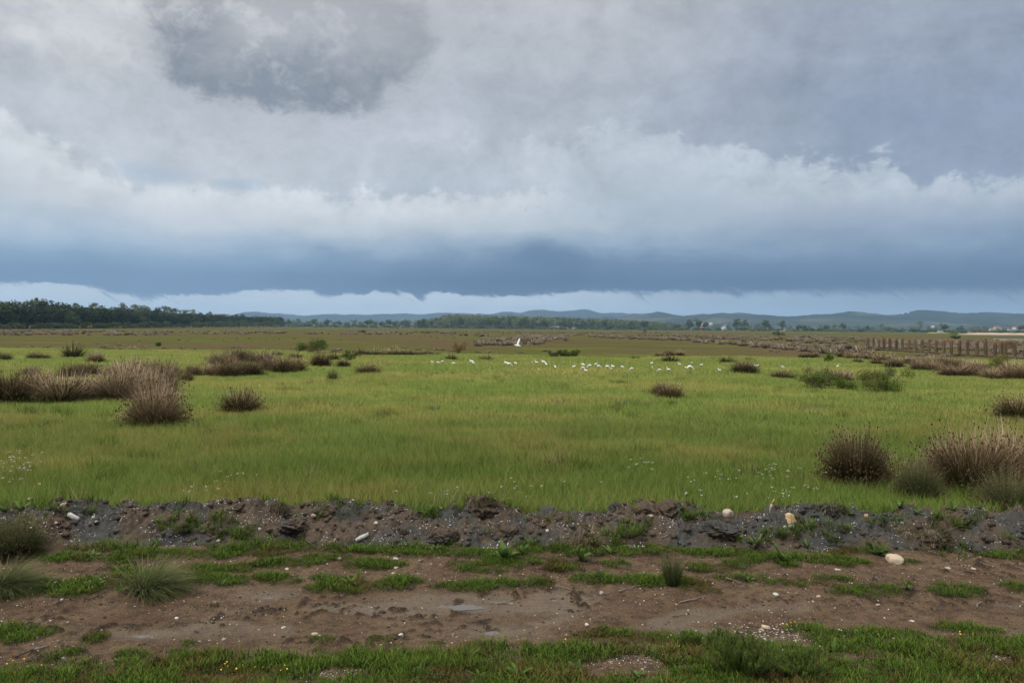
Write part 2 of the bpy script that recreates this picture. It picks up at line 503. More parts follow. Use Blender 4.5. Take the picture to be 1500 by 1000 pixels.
M['darkbird'] = simple('dark_plumage', (0.03, 0.026, 0.024), 0.7, 0.1, 10)
M['petal'] = simple('white_petals', (0.55, 0.55, 0.45), 0.7, 0.1, 40, trans=0.3)
M['yellowpetal'] = simple('yellow_petals', (0.72, 0.46, 0.03), 0.7, 0.1, 40)
M['shell'] = simple('broken_shell', (0.42, 0.35, 0.27), 0.6, 0.7, 40)
M['salt'] = simple('white_shell_grit', (0.50, 0.50, 0.50), 0.6, 0.5, 60)
M['pebble'] = simple('grey_pebble', (0.16, 0.15, 0.15), 0.7, 0.5, 30)

def leaf_mat(name, dark, light, trans=0.2, yellow=None, obj_var=0.4):
    m, q = mat(name)
    c = q.mix(attr(q, 'r'), dark, light)
    ran = q.node('ShaderNodeObjectInfo').outputs['Random']
    k2 = q.add(1 - obj_var / 2, q.mul(ran, obj_var))
    c = q.mix(1.0, c, q.vec(k2, k2, q.mul(k2, q.add(1.2, q.mul(ran, -0.4)))), 'MULTIPLY')
    return finish(m, q, c, 0.7, trans=trans, spec=0.04)

M['pine'] = leaf_mat('pine_needles', (0.018, 0.030, 0.012), (0.050, 0.066, 0.026))
M['broad'] = leaf_mat('broadleaf_leaves', (0.034, 0.056, 0.018), (0.105, 0.140, 0.045))
M['pale'] = leaf_mat('pale_leaves', (0.075, 0.098, 0.050), (0.175, 0.205, 0.115))
M['grove'] = leaf_mat('grove_leaves', (0.066, 0.090, 0.046), (0.225, 0.265, 0.150))
M['bushgreen'] = leaf_mat('bush_leaves', (0.050, 0.082, 0.014), (0.165, 0.225, 0.042))
M['bushdull'] = leaf_mat('scrub_leaves', (0.048, 0.056, 0.014), (0.165, 0.165, 0.052))
M['bushorange'] = leaf_mat('rusty_leaves', (0.120, 0.085, 0.025), (0.240, 0.165, 0.055))

def ground_mat():
    m, q = mat('marsh_ground')
    p = wpos(q)
    s = q.node('ShaderNodeSeparateXYZ', {0: p})
    X, Y, _ = s.outputs
    # distance over the plain decides what grows there: wet meadow, then heath, then salt marsh
    a = q.noise(q.vec(q.mul(X, 0.012), q.mul(Y, 0.035), 0.0), 1.0, 5, 0.6, 0.6)
    b = q.noise(q.vec(q.mul(X, 0.05), q.mul(Y, 0.12), 2.0), 1.0, 5, 0.65)
    f = q.noise(q.vec(q.mul(X, 0.9), q.mul(Y, 1.6), 2.0), 1.0, 5, 0.7)
    red = (0.096, 0.066, 0.038)
    olive = (0.080, 0.082, 0.024)
    green = (0.095, 0.120, 0.022)
    c = q.mix(q.ss(q.add(a, q.mul(q.sub(b, .5), .7)), 0.44, 0.54), red, olive)
    dk = q.noise(q.vec(q.mul(X, 0.03), q.mul(Y, 0.16), 5.0), 1.0, 5, 0.65)
    c = q.mix(q.mul(q.ss(dk, 0.52, 0.66), 0.55), c, (0.052, 0.046, 0.018))
    c = q.mix(q.mul(q.ss(b, 0.55, 0.64), 0.85), c, green)
    near = q.sub(1.0, q.ss(q.add(Y, q.mul(q.sub(b, 0.5), 30.0)), 72.0, 90.0))
    c = q.mix(near, c, (0.085, 0.105, 0.030))
    farg = q.ss(Y, 420.0, 700.0)
    c = q.mix(q.mul(farg, q.ss(b, 0.35, 0.6)), c, (0.075, 0.085, 0.028))
    k = q.add(0.35, q.mul(f, 1.3))
    c = q.mix(1.0, c, q.vec(k, k, k), 'MULTIPLY')
    return finish(m, q, c, 0.9, f, 0.12, spec=0.0)
M['ground'] = ground_mat()

def mud_mat():
    m, q = mat('track_mud')
    p = wpos(q)
    a = q.noise(p, 1.3, 5, 0.6, 0.5)
    b = q.noise(p, 9.0, 6, 0.65)
    f = q.noise(p, 70.0, 4, 0.7)
    clod, sod, wet = attr(q, 'clod'), attr(q, 'sod'), attr(q, 'wet')
    c = q.mix(q.ss(a, 0.36, 0.64), (0.104, 0.063, 0.036), (0.146, 0.098, 0.057))
    c = q.mix(q.mul(q.ss(b, 0.45, 0.62), 0.70), c, (0.048, 0.034, 0.024))
    c = q.mix(q.mul(clod, 0.8), c, (0.030, 0.022, 0.016))
    c = q.mix(q.mul(wet, 0.8), c, (0.160, 0.126, 0.090))
    c = q.mix(q.mul(sod, 0.75), c, (0.040, 0.038, 0.014))
    red = q.noise(p, 2.6, 4, 0.6)
    c = q.mix(q.mul(q.ss(red, 0.5, 0.7), 0.5), c, (0.120, 0.068, 0.046))
    g1 = q.noise(p, 34.0, 5, 0.7)
    c = q.mix(q.mul(q.ss(g1, 0.54, 0.68), 0.7), c, (0.036, 0.026, 0.018))
    vo = q.node('ShaderNodeTexVoronoi', {'Scale': 75.0, 'Vector': p, 'Randomness': 1.0})
    vr = q.node('ShaderNodeSeparateColor', {0: vo.outputs['Color']}).outputs[0]
    speck = q.mul(q.m('LESS_THAN', vo.outputs['Distance'], 0.30), q.m('GREATER_THAN', vr, 0.86))
    c = q.mix(q.mul(speck, 0.8), c, (0.34, 0.26, 0.18))
    k = q.add(0.25, q.mul(f, 1.42))
    c = q.mix(1.0, c, q.vec(k, k, k), 'MULTIPLY')
    rough = q.sub(0.82, q.mul(wet, 0.35))
    return finish(m, q, c, rough, q.add(q.mul(b, 0.5), q.add(q.mul(g1, 0.4), q.mul(f, 0.3))), 0.05, spec=0.08)
M['mud'] = mud_mat()

def bank_mat():
    m, q = mat('dug_clay')
    p = wpos(q)
    a = q.noise(p, 1.1, 5, 0.6, 0.6)
    b = q.noise(p, 10.0, 6, 0.65)
    f = q.noise(p, 60.0, 4, 0.7)
    c = q.mix(q.ss(a, 0.42, 0.56), (0.062, 0.061, 0.056), (0.094, 0.068, 0.048))
    c = q.mix(q.mul(q.ss(b, 0.5, 0.72), 0.6), c, (0.022, 0.019, 0.016))
    c = q.mix(q.mul(q.ss(b, 0.52, 0.3), 0.35), c, (0.080, 0.070, 0.058))
    k = q.add(0.65, q.mul(f, 0.7))
    c = q.mix(1.0, c, q.vec(k, k, k), 'MULTIPLY')
    return finish(m, q, c, 0.8, q.add(q.mul(b, 0.6), q.mul(f, 0.4)), 0.035, spec=0.08)
M['bank'] = bank_mat()
M['clod'] = simple('turf_clod_soil', (0.040, 0.029, 0.021), 0.9, 0.6, 30, 0.05)

def water_mat():
    m, q = mat('puddle_water')
    return finish(m, q, (0.10, 0.085, 0.07, 1), 0.12, q.noise(wpos(q), 25, 3), 0.002, spec=0.6)
M['water'] = water_mat()

def hill_mat(name, ca, cb, cc, sc):
    m, q = mat(name)
    p = wpos(q)
    a = q.noise(p, 0.0022 * sc, 5, 0.6, 0.3)
    v = q.node('ShaderNodeTexVoronoi', {'Scale': 0.0042 * sc, 'Vector': p})
    fld = q.node('ShaderNodeSeparateColor', {0: v.outputs['Color']}).outputs[0]
    c = q.mix(q.ss(a, 0.42, 0.6), ca, cb)
    c = q.mix(q.mul(q.m('GREATER_THAN', fld, 0.72), 0.6), c, cc)
    d = q.noise(p, 0.02 * sc, 4, 0.6)
    c = q.mix(q.mul(q.ss(d, 0.55, 0.62), 0.7), c, (0.012, 0.018, 0.010))
    return finish(m, q, c, 0.95, spec=0.0)
M['hill_near'] = hill_mat('hill_pasture', (0.012, 0.020, 0.012), (0.036, 0.042, 0.024), (0.100, 0.090, 0.046), 1.0)
M['hill_far'] = hill_mat('hill_scrub', (0.008, 0.014, 0.012), (0.016, 0.022, 0.016), (0.040, 0.044, 0.026), 0.7)

# ------------------------------------------------------------------ the setting: ground sheet, hills
def grow_axis(fine0, fine1, step, lo, hi, k=1.16):
    xs = list(np.arange(fine0, fine1 + 1e-6, step))
    s = step
    while xs[-1] < hi:
        s *= k; xs.append(min(hi, xs[-1] + s))
    s = step
    while xs[0] > lo:
        s *= k; xs.insert(0, max(lo, xs[0] - s))
    return np.array(xs)

def ground_z(x, y):
    z = 0.05 * fbm(x * 0.11, y * 0.11, 3) + 0.02 * fbm(x * 0.7, y * 0.7, 2)
    z = z * (1 - sstep(y, 60, 140))
    low = (1 - sstep(y, 11.3, 12.0)) * sstep(y, -30, -5)
    return z * sstep(y, 11, 13) - 0.16 * low
gx = grow_axis(-26, 26, 0.4, -9000, 9000)
gy = grow_axis(4, 60, 0.4, -2000, 9500)
obj('ground', grid_mesh('ground', gx, gy, ground_z, M['ground']))['kind'] = 'structure'

def hill(name, pts, d0, d1, base_px, mname, seed, amp):
    """a ridge whose skyline follows heights measured against the horizon"""
    px = np.array([p[0] for p in pts], float)
    hh = np.array([HOR + (p[0] - 750) * math.tan(ROLL) - p[1] for p in pts], float)
    xs = np.linspace(px[0], px[-1], 700)
    h = np.interp(xs, px, hh)
    ker = np.array([1, 2, 3, 2, 1.0]); ker /= ker.sum()
    h = np.convolve(np.pad(h, 2, 'edge'), ker, 'valid')
    h = h * 1.05 + 2.4 * fbm(xs * 0.03 + seed, xs * 0 + seed, 4) + 0.5 * np.abs(fbm(xs * 0.22, xs * 0 + seed * 3, 2)) * (fbm(xs * .02 + 9, xs * 0 + seed, 2) > -0.05)
    prof = [(0.0, 0.0), (0.2, 0.16), (0.4, 0.40), (0.6, 0.68), (0.8, 0.90), (1.0, 1.0), (1.3, 0.8), (1.7, 0.3), (2.0, -0.02)]
    V = []
    for s, p in prof:
        d = d0 + (d1 - d0) * s
        X = (xs - 750) / FPX * (d0 + (d1 - d0) * 1.0) * (0.75 + 0.25 * d / d1)
        wob = fbm(xs * 0.02 + seed, np.full_like(xs, s * 2.1 + seed), 4)
        Z = np.maximum(h / FPX * d1, 2) * p + CAM_H * min(p, 1) + (wob * amp * (4 * p * (1 - p) if p < 1 else 0))
        Z = np.where(p <= 0, -3.0, Z)
        V.append(np.stack([X, np.full_like(xs, d), Z], -1))
    V = np.array(V)
    nr, nc = V.shape[:2]
    i = (np.arange(nr - 1)[:, None] * nc + np.arange(nc - 1)[None]).reshape(-1)
    Q = np.stack([i, i + 1, i + nc + 1, i + nc], -1)
    o = obj(name, mesh(name, V.reshape(-1, 3), quads=Q, mat=M[mname], smooth=True))
    o['kind'] = 'structure'
    return o
hill('hills', [(120, 474), (250, 470), (330, 465), (355, 461), (376, 457), (400, 460), (450, 463), (482, 460), (505, 462), (545, 461.5), (580, 460), (615, 460.5), (650, 459), (690, 460), (712, 461),
               (738, 457.5), (762, 459), (778, 456), (792, 454), (808, 457), (818, 458), (838, 455.5), (857, 454), (872, 458), (888, 459.5), (905, 459), (925, 459.5), (980, 465), (1060, 468)],
     5400, 7000, 0, 'hill_far', 2.0, 22)
hill('hills', [(560, 472), (640, 470), (760, 467), (850, 467), (915, 464), (940, 460), (962, 457.5), (985, 462), (1000, 464), (1030, 463), (1070, 460), (1100, 461), (1140, 464), (1180, 466),
               (1240, 470), (1300, 474)],
     3600, 4700, 0, 'hill_near', 5.0, 14)
hill('hills', [(940, 470), (985, 464), (1020, 462), (1058, 459.5), (1090, 462), (1120, 463.5), (1150, 464), (1180, 463), (1215, 460), (1242, 458), (1262, 460), (1285, 464), (1310, 461.5), (1332, 458),
               (1346, 456), (1364, 458), (1390, 460), (1415, 460), (1440, 458.5), (1460, 460), (1500, 461), (1620, 458), (1750, 463), (1900, 470)],
     3000, 4200, 0, 'hill_near', 9.0, 16)

# haze: pale air between here and the hills
hz_m = bpy.data.materials.new('pale_air')
hz_m.use_nodes = True
hz_m.node_tree.nodes.clear()
q = T(hz_m.node_tree)
pv = q.node('ShaderNodeVolumePrincipled', {'Color': (0.46, 0.70, 1.0, 1), 'Density': 1.0e-4, 'Anisotropy': 0.1})
q.L(pv.outputs[0], q.node('ShaderNodeOutputMaterial').inputs['Volume'])
hb = MB().box((-9100, -2100, -6), (9100, 9600, 215)).mesh('haze', hz_m)
obj('haze', hb)['kind'] = 'stuff'

# ------------------------------------------------------------------ scattering (stuff only): copies of small meshes set on points
def proto_collection(name, meshes):
    c = bpy.data.collections.new(name)
    for i, me in enumerate(meshes):
        o = bpy.data.objects.new('%s_%02d' % (name, i), me)
        c.objects.link(o)
    return c

def scatter(name, P, yaw, scale, idx, col_, label=None, tilt=None):
    n = len(P)
    me = bpy.data.meshes.new(name)
    me.vertices.add(n)
    me.vertices.foreach_set('co', np.asarray(P, np.float32).ravel())
    rot = np.zeros((n, 3), np.float32)
    rot[:, 2] = yaw
    if tilt is not None:
        rot[:, :2] = tilt
    a = me.attributes.new('rot', 'FLOAT_VECTOR', 'POINT'); a.data.foreach_set('vector', rot.ravel())
    sc3 = np.asarray(scale, np.float32)
    if sc3.ndim == 1: sc3 = np.repeat(sc3[:, None], 3, 1)
    a = me.attributes.new('scl', 'FLOAT_VECTOR', 'POINT'); a.data.foreach_set('vector', np.ascontiguousarray(sc3).ravel())
    a = me.attributes.new('idx', 'INT', 'POINT'); a.data.foreach_set('value', np.asarray(idx, np.int32))
    ng = bpy.data.node_groups.new(name, 'GeometryNodeTree')
    ng.interface.new_socket('Geometry', in_out='INPUT', socket_type='NodeSocketGeometry')
    ng.interface.new_socket('Geometry', in_out='OUTPUT', socket_type='NodeSocketGeometry')
    N, L = ng.nodes.new, ng.links.new
    gi, go = N('NodeGroupInput'), N('NodeGroupOutput')
    ci = N('GeometryNodeCollectionInfo'); ci.inputs['Collection'].default_value = col_
    ci.inputs['Separate Children'].default_value = True; ci.inputs['Reset Children'].default_value = True
    ip = N('GeometryNodeInstanceOnPoints'); ip.inputs['Pick Instance'].default_value = True
    def na(nm, ty):
        k = N('GeometryNodeInputNamedAttribute'); k.data_type = ty; k.inputs['Name'].default_value = nm
        return k.outputs['Attribute']
    L(gi.outputs[0], ip.inputs['Points'])
    L(ci.outputs[0], ip.inputs['Instance'])
    L(na('idx', 'INT'), ip.inputs['Instance Index'])
    L(na('rot', 'FLOAT_VECTOR'), ip.inputs['Rotation'])
    L(na('scl', 'FLOAT_VECTOR'), ip.inputs['Scale'])
    L(ip.outputs[0], go.inputs[0])
    o = obj(name, me)
    md = o.modifiers.new('scatter', 'NODES'); md.node_group = ng
    o['kind'] = 'stuff'
    if label: o['label'] = label
    return o

def rad(px, d): return px * d / FPX               # metres across for pixels at distance d

# ------------------------------------------------------------------ the dirt track in front
def ell(px, py, rx, ry):
    x, y = at(px, py)
    return x, y, rx * y / FPX, 0.85 * ry * y * y / (CAM_H * FPX)
TURF = [ell(*e) for e in (
    (30, 925, 75, 11), (140, 932, 30, 8), (20, 940, 30, 8), (85, 862, 110, 13), (20, 858, 60, 18), (170, 855, 50, 14), (260, 845, 90, 10), (330, 850, 40, 10),
    (420, 803, 130, 10), (560, 806, 130, 9), (680, 812, 90, 8), (480, 818, 50, 5), (545, 826, 55, 8), (420, 824, 60, 5), (700, 830, 55, 9), (740, 820, 50, 12), (825, 829, 28, 9), (905, 828, 26, 7),
    (412, 848, 35, 7), (500, 858, 60, 12), (470, 848, 20, 5), (560, 858, 45, 9), (590, 852, 30, 8), (715, 858, 80, 9), (790, 855, 40, 6), (870, 850, 50, 9), (960, 852, 60, 11), (1005, 856, 35, 9),
    (1040, 866, 20, 6), (1085, 849, 45, 6), (1155, 853, 60, 6), (1215, 847, 35, 4), (1270, 867, 60, 9), (1405, 866, 46, 10), (1490, 862, 25, 7), (1328, 856, 12, 4), (1230, 823, 50, 8), (1155, 828, 14, 4),
    (1330, 826, 25, 4), (940, 806, 120, 10), (1050, 808, 90, 10), (820, 805, 80, 10), (1120, 818, 70, 8), (1475, 812, 50, 13), (1040, 830, 40, 7), (1075, 828, 30, 6), (1250, 808, 60, 8),
    (300, 812, 120, 8), (170, 818, 90, 8), (80, 818, 70, 7), (330, 830, 60, 6), (200, 833, 40, 5), (555, 938, 20, 6), (470, 937, 18, 5), (640, 943, 14, 5), (110, 955, 12, 5), (280, 941, 14, 5), (190, 958, 26, 6),
    (75, 965, 14, 5), (1000, 935, 140, 12), (870, 925, 60, 8), (1185, 918, 45, 8), (1230, 925, 60, 10), (1300, 925, 60, 10), (1410, 918, 60, 8))]
NEAR_EDGE = np.array([(-200, 985), (0, 978), (100, 976), (190, 968), (300, 958), (380, 963), (470, 960), (560, 966), (600, 952), (700, 948), (800, 940), (870, 944), (1000, 948), (1100, 950), (1180, 948),
                      (1215, 930), (1300, 936), (1330, 942), (1380, 930), (1430, 928), (1500, 932), (1700, 930)], float)
BARE = [ell(*e) for e in ((930, 975, 85, 20), (1190, 975, 28, 24), (1290, 965, 60, 9), (510, 990, 60, 12), (1450, 965, 40, 8), (880, 990, 40, 10))]

def near_edge_y(x):
    y = np.full_like(x, 6.6)
    for _ in range(3):
        px = 750 + x / y * FPX
        py = np.interp(px, NEAR_EDGE[:, 0], NEAR_EDGE[:, 1])
        hor = HOR + (px - 750) * math.tan(ROLL)
        y = CAM_H * FPX / (py - hor)
    return y

def turf_mask(x, y):
    m_ = np.zeros_like(x)
    nz = 0.6 * fbm(x * 2.6, y * 5.0, 4) + 0.7 * fbm(x * 8, y * 13, 3)
    for (cx, cy_, rx, ry) in TURF:
        d_ = ((x - cx) / rx) ** 2 + ((y - cy_) / ry) ** 2
        near_ = d_ < 3.0
        m_ = np.where(near_, np.maximum(m_, sstep(1.0 - d_ + nz * 1.3, 0.0, 0.6)), m_)
    e = near_edge_y(x)
    bare = np.zeros_like(x)
    for (cx, cy_, rx, ry) in BARE:
        d_ = ((x - cx) / rx) ** 2 + ((y - cy_) / ry) ** 2
        bare = np.maximum(bare, sstep(1.2 - d_ + nz * 0.8, 0.0, 0.6))
    fr = sstep(e - y + nz * 0.34, -0.02, 0.14) * (0.12 + 0.88 * sstep(nz, -0.38, 0.10)) * (1 - bare)
    return np.maximum(m_, fr)

PUD = [ell(*e) for e in ((676, 882, 27, 3.4), (735, 875, 26, 1.8), (722, 919, 15, 2.6), (393, 868, 9, 2.0), (812, 872, 8, 2.0), (205, 924, 15, 2.5))]
def rut_mask(x, y):
    c1 = 7.75 + 0.12 * fbm(x * 0.4, y * 0 + 3, 2)
    c2 = 9.15 + 0.10 * fbm(x * 0.4, y * 0 + 8, 2)
    return np.exp(-((y - c1) / 0.62) ** 2), np.exp(-((y - c2) / 0.24) ** 2)

def churn(x, y):
    return sstep(fbm(x * 0.8 + 4, y * 1.6, 3), -0.05, 0.35)

def clod_h(x, y):
    a = fbm(x * 6.5, y * 6.5, 4, 0.55)
    return np.clip(a - 0.10, 0, 1) * churn(x, y)

def track_z(x, y):
    r1, r2 = rut_mask(x, y)
    z = 0.025 * fbm(x * 0.5, y * 0.9, 3) - 0.05 * r1 - 0.03 * r2
    z = z + 0.010 * fbm(x * 4, y * 4, 3) + 0.006 * fbm(x * 16, y * 16, 3, 0.6) + 0.085 * clod_h(x, y)
    z = z - 0.05 * np.clip(fbm(x * 3.3 + 40, y * 3.3, 3) - 0.22, 0, 1) * churn(x + 9, y)
    z = z + 0.018 * turf_mask(x, y) + 0.008
    for (cx, cy_, rx, ry) in PUD:
        d_ = ((x - cx) / (rx * 1.4)) ** 2 + ((y - cy_) / (ry * 2.0)) ** 2
        k = np.exp(-d_ * 0.7)
        z = z * (1 - k) + k * (-0.052 + 0.010 * fbm(x * 9, y * 14, 3))
    z = z - 0.10 * sstep(y, 10.35, 10.7) - 0.3 * (1 - sstep(y, 4.2, 4.9))
    return z

txs = grow_axis(-7.6, 7.6, 0.02, -26, 26, 1.22)
tys = grow_axis(5.6, 10.7, 0.02, 4.2, 10.72, 1.2)
wet_f = lambda x, y: np.clip(sum(np.exp(-0.5 * (((x - cx) / (rx * 3.2)) ** 2 + ((y - cy_) / (ry * 3.5)) ** 2)) for cx, cy_, rx, ry in PUD) + 0.9 * sstep(fbm(x * 0.9 + 3, y * 1.7 + 2, 3), 0.12, 0.42) * rut_mask(x, y)[0], 0, 1) * (1 - np.clip(clod_h(x, y) * 9, 0, 1))
obj('dirt_track', grid_mesh('dirt_track', txs, tys, track_z, M['mud'],
    {'clod': lambda x, y: np.clip(clod_h(x, y) * 5.0, 0, 1), 'sod': turf_mask, 'wet': wet_f}))['kind'] = 'structure'
for (cx, cy_, rx, ry) in PUD:
    a = np.linspace(0, 2 * np.pi, 28, endpoint=False)
    k = 1 + 0.28 * fbm(np.cos(a) * 1.7 + cx, np.sin(a) * 1.7 + cy_, 3)
    V = np.stack([cx + rx * 1.25 * k * np.cos(a), cy_ + ry * 1.5 * k * np.sin(a), np.full(28, -0.0465)], -1)
    V = np.vstack([V, [cx, cy_, -0.0465]])
    obj('puddle', mesh('puddle', V, tris=[(i, (i + 1) % 28, 28) for i in range(28)], mat=M['water']))['kind'] = 'structure'

# ------------------------------------------------------------------ the bank of dug clay behind the track
BANK_H = np.array([(-400, .28), (0, .24), (60, .27), (110, .38), (170, .33), (230, .28), (300, .33), (380, .38), (430, .30), (510, .42), (570, .33), (620, .22), (660, .28), (700, .40), (740, .34), (820, .24), (870, .28),
                   (940, .38), (1000, .44), (1040, .30), (1090, .25), (1150, .34), (1230, .42), (1290, .25), (1350, .33), (1430, .36), (1500, .32), (1900, .3)], float)
brng = np.random.default_rng(21)
nb = 5200
LX, LY = brng.uniform(-9.5, 9.5, nb), 10.05 + 1.5 * brng.beta(2, 2, nb)
LR = 0.022 + 0.13 * brng.random(nb) ** 4.0
def bank_z(x, y):
    px = 750 + x / 10.9 * FPX
    H = 1.05 * np.interp(px, BANK_H[:, 0], BANK_H[:, 1]) - 0.125 + 0.10 * fbm(x * 1.9, y * 0, 4)
    c = 10.85 + 0.16 * fbm(x * 0.6, y * 0 + 5, 2)
    s = np.where(y < c, sstep(y, 9.95 + 0.12 * fbm(x * 0.9, y * 0, 2), c), 1 - sstep(y, c + 0.12, 11.75))
    z = H * s ** 0.8
    z = z + s * (0.075 * fbm(x * 2.6, y * 2.6, 4) + 0.03 * np.abs(fbm(x * 7, y * 7, 3)) + 0.016 * fbm(x * 17, y * 17, 4, 0.65))
    return z
bxs = grow_axis(-8.4, 8.4, 0.016, -26, 26, 1.2)
bys = np.arange(9.85, 12.02, 0.016)
BX, BY = np.meshgrid(bxs, bys)
BZ = bank_z(BX, BY)
BL = np.zeros_like(BZ)
for lx, ly, lr in zip(LX, LY, LR):                       # lumps of clay lying in the heap
    i0, i1 = np.searchsorted(bxs, [lx - lr, lx + lr]); j0, j1 = np.searchsorted(bys, [ly - lr, ly + lr])
    if i1 <= i0 or j1 <= j0: continue
    sx, sy = BX[j0:j1, i0:i1], BY[j0:j1, i0:i1]
    d2_ = ((sx - lx) ** 2 + (sy - ly) ** 2) / lr ** 2
    h_ = np.sqrt(np.clip(1 - d2_, 0, 1)) * lr * 0.85 * (1 + 0.7 * fbm(sx * 22, sy * 22, 3))
    BL[j0:j1, i0:i1] = np.maximum(BL[j0:j1, i0:i1], h_ * 0.75) + 0.12 * np.minimum(BL[j0:j1, i0:i1], h_ * 0.75)
BZ = BZ + BL
edge = np.minimum(sstep(BY, 9.9, 10.1), 1 - sstep(BY, 11.75, 12.0))
BZ = BZ * edge - 0.12 * (1 - edge)
nx_ = len(bxs)
ii = (np.arange(len(bys) - 1)[:, None] * nx_ + np.arange(nx_ - 1)[None]).reshape(-1)
obj('earth_bank', mesh('earth_bank', np.stack([BX, BY, BZ], -1).reshape(-1, 3), quads=np.stack([ii, ii + 1, ii + nx_ + 1, ii + nx_], -1), mat=M['bank'], smooth=True))['kind'] = 'structure'

def bank_at(x, y):
    fx = np.interp(x, bxs, np.arange(len(bxs))); fy = np.interp(y, bys, np.arange(len(bys)))
    return BZ[np.round(fy).astype(int), np.round(fx).astype(int)]

def surf(x, y):
    x, y = np.asarray(x, float), np.asarray(y, float)
    z = np.where(y > 10.75, ground_z(x, y), track_z(x, y))
    return np.where((y > 9.86) & (y < 12.0), np.maximum(z, bank_at(x, y)), z)

def on(px, py):
    """surface point seen at a pixel, found by marching along the view ray"""
    dx_, dy_, dz_ = ray(px, py)
    d = np.arange(5.5, 40.0, 0.01)
    X, Y, Z = dx_ * d, d, CAM_H + dz_ * d
    hit = np.nonzero(Z <= surf(X, Y))[0]
    if len(hit) == 0:
        return (*at(px, py), 0.0)
    i = hit[0]
    return float(X[i]), float(Y[i]), float(surf(X[i:i + 1], Y[i:i + 1])[0])

# ------------------------------------------------------------------ grass
def patch(n, radius, hmin, hmax, width, seed, m, lean=(0.05, 0.6), bend=(0.1, 0.9), seg=3, wind=0.0):
    g = np.random.default_rng(seed)
    r_, a_ = radius * np.sqrt(g.random(n)), g.uniform(0, 2 * np.pi, n)
    base = np.column_stack([r_ * np.cos(a_), r_ * np.sin(a_)])
    V, Q, Tr, tt, rr, _ = blades(base, g.uniform(0, 2 * np.pi, n), g.uniform(*lean, n), g.uniform(*bend, n), g.uniform(hmin, hmax, n), width * g.uniform(0.7, 1.3, n), seg, g)
    return mesh('grass_patch', V, Q, Tr, m, {'t': tt, 'r': rr})

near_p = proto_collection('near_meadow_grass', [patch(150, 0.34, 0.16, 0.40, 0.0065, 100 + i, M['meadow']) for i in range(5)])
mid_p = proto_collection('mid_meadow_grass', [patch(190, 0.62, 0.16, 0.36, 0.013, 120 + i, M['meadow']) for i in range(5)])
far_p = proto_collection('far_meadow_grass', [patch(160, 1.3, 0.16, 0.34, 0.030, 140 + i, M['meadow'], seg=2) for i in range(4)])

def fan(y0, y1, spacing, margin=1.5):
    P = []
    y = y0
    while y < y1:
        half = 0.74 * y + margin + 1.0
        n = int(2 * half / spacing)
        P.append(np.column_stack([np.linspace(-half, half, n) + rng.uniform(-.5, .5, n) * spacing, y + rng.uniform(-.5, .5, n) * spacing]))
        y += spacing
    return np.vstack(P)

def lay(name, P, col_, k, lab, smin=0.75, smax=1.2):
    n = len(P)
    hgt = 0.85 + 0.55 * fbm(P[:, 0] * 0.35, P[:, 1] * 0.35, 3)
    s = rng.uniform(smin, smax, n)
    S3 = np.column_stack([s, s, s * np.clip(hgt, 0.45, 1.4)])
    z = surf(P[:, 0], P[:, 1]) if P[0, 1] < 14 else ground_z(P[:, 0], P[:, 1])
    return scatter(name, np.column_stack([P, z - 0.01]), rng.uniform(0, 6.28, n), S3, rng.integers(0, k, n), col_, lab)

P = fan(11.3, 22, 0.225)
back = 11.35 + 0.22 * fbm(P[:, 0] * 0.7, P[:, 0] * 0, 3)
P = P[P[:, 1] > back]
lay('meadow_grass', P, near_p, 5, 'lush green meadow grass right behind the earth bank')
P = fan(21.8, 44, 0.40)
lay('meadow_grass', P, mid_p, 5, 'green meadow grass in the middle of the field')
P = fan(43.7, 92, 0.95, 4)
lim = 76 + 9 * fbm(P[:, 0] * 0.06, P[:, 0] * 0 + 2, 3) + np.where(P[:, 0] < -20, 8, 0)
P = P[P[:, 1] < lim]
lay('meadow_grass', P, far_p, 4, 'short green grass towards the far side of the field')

herb_p = proto_collection('meadow_herb', [patch(70, 0.22, 0.18, 0.48, 0.008, 160 + i, M[('short', 'short', 'short_dry', 'rush_green', 'rush_straw')[i]], (0.05, 0.5), (0.1, 0.9)) for i in range(5)])
hy = 11.6 + 34 * rng.random(2600) ** 1.5
hx = hy * rng.uniform(-.78, .78, 2600)
hm = fbm(hx * 0.28 + 3, hy * 0.28, 3)
k = rng.random(2600) < sstep(hm, -0.05, 0.4) * .8 + .06
hx, hy, hm = hx[k], hy[k], hm[k]
hk = np.where(rng.random(len(hx)) < .62, rng.integers(0, 2, len(hx)), rng.integers(2, 5, len(hx)))
scatter('meadow_herbs', np.column_stack([hx, hy, surf(hx, hy) - .01]), rng.uniform(0, 6.28, len(hx)), rng.uniform(.6, 1.15, len(hx)), hk, herb_p, 'darker herbs and dry stalks mixed into the meadow grass')

# low turf on and around the track
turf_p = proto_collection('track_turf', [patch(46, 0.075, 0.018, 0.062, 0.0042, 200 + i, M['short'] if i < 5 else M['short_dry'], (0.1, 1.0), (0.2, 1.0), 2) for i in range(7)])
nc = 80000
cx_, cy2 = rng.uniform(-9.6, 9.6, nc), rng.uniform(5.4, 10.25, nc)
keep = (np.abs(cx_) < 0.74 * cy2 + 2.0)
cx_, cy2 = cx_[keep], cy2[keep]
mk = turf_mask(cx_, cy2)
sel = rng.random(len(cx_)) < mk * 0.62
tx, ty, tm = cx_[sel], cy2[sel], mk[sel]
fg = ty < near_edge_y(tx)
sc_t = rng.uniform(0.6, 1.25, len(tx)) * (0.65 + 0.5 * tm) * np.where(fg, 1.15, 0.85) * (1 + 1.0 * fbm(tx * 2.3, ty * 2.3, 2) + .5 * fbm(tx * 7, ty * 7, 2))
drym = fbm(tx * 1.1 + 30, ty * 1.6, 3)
ti = np.where(drym + rng.normal(0, .12, len(tx)) > np.where(fg, 0.14, 0.28), rng.integers(5, 7, len(tx)), rng.integers(0, 5, len(tx)))
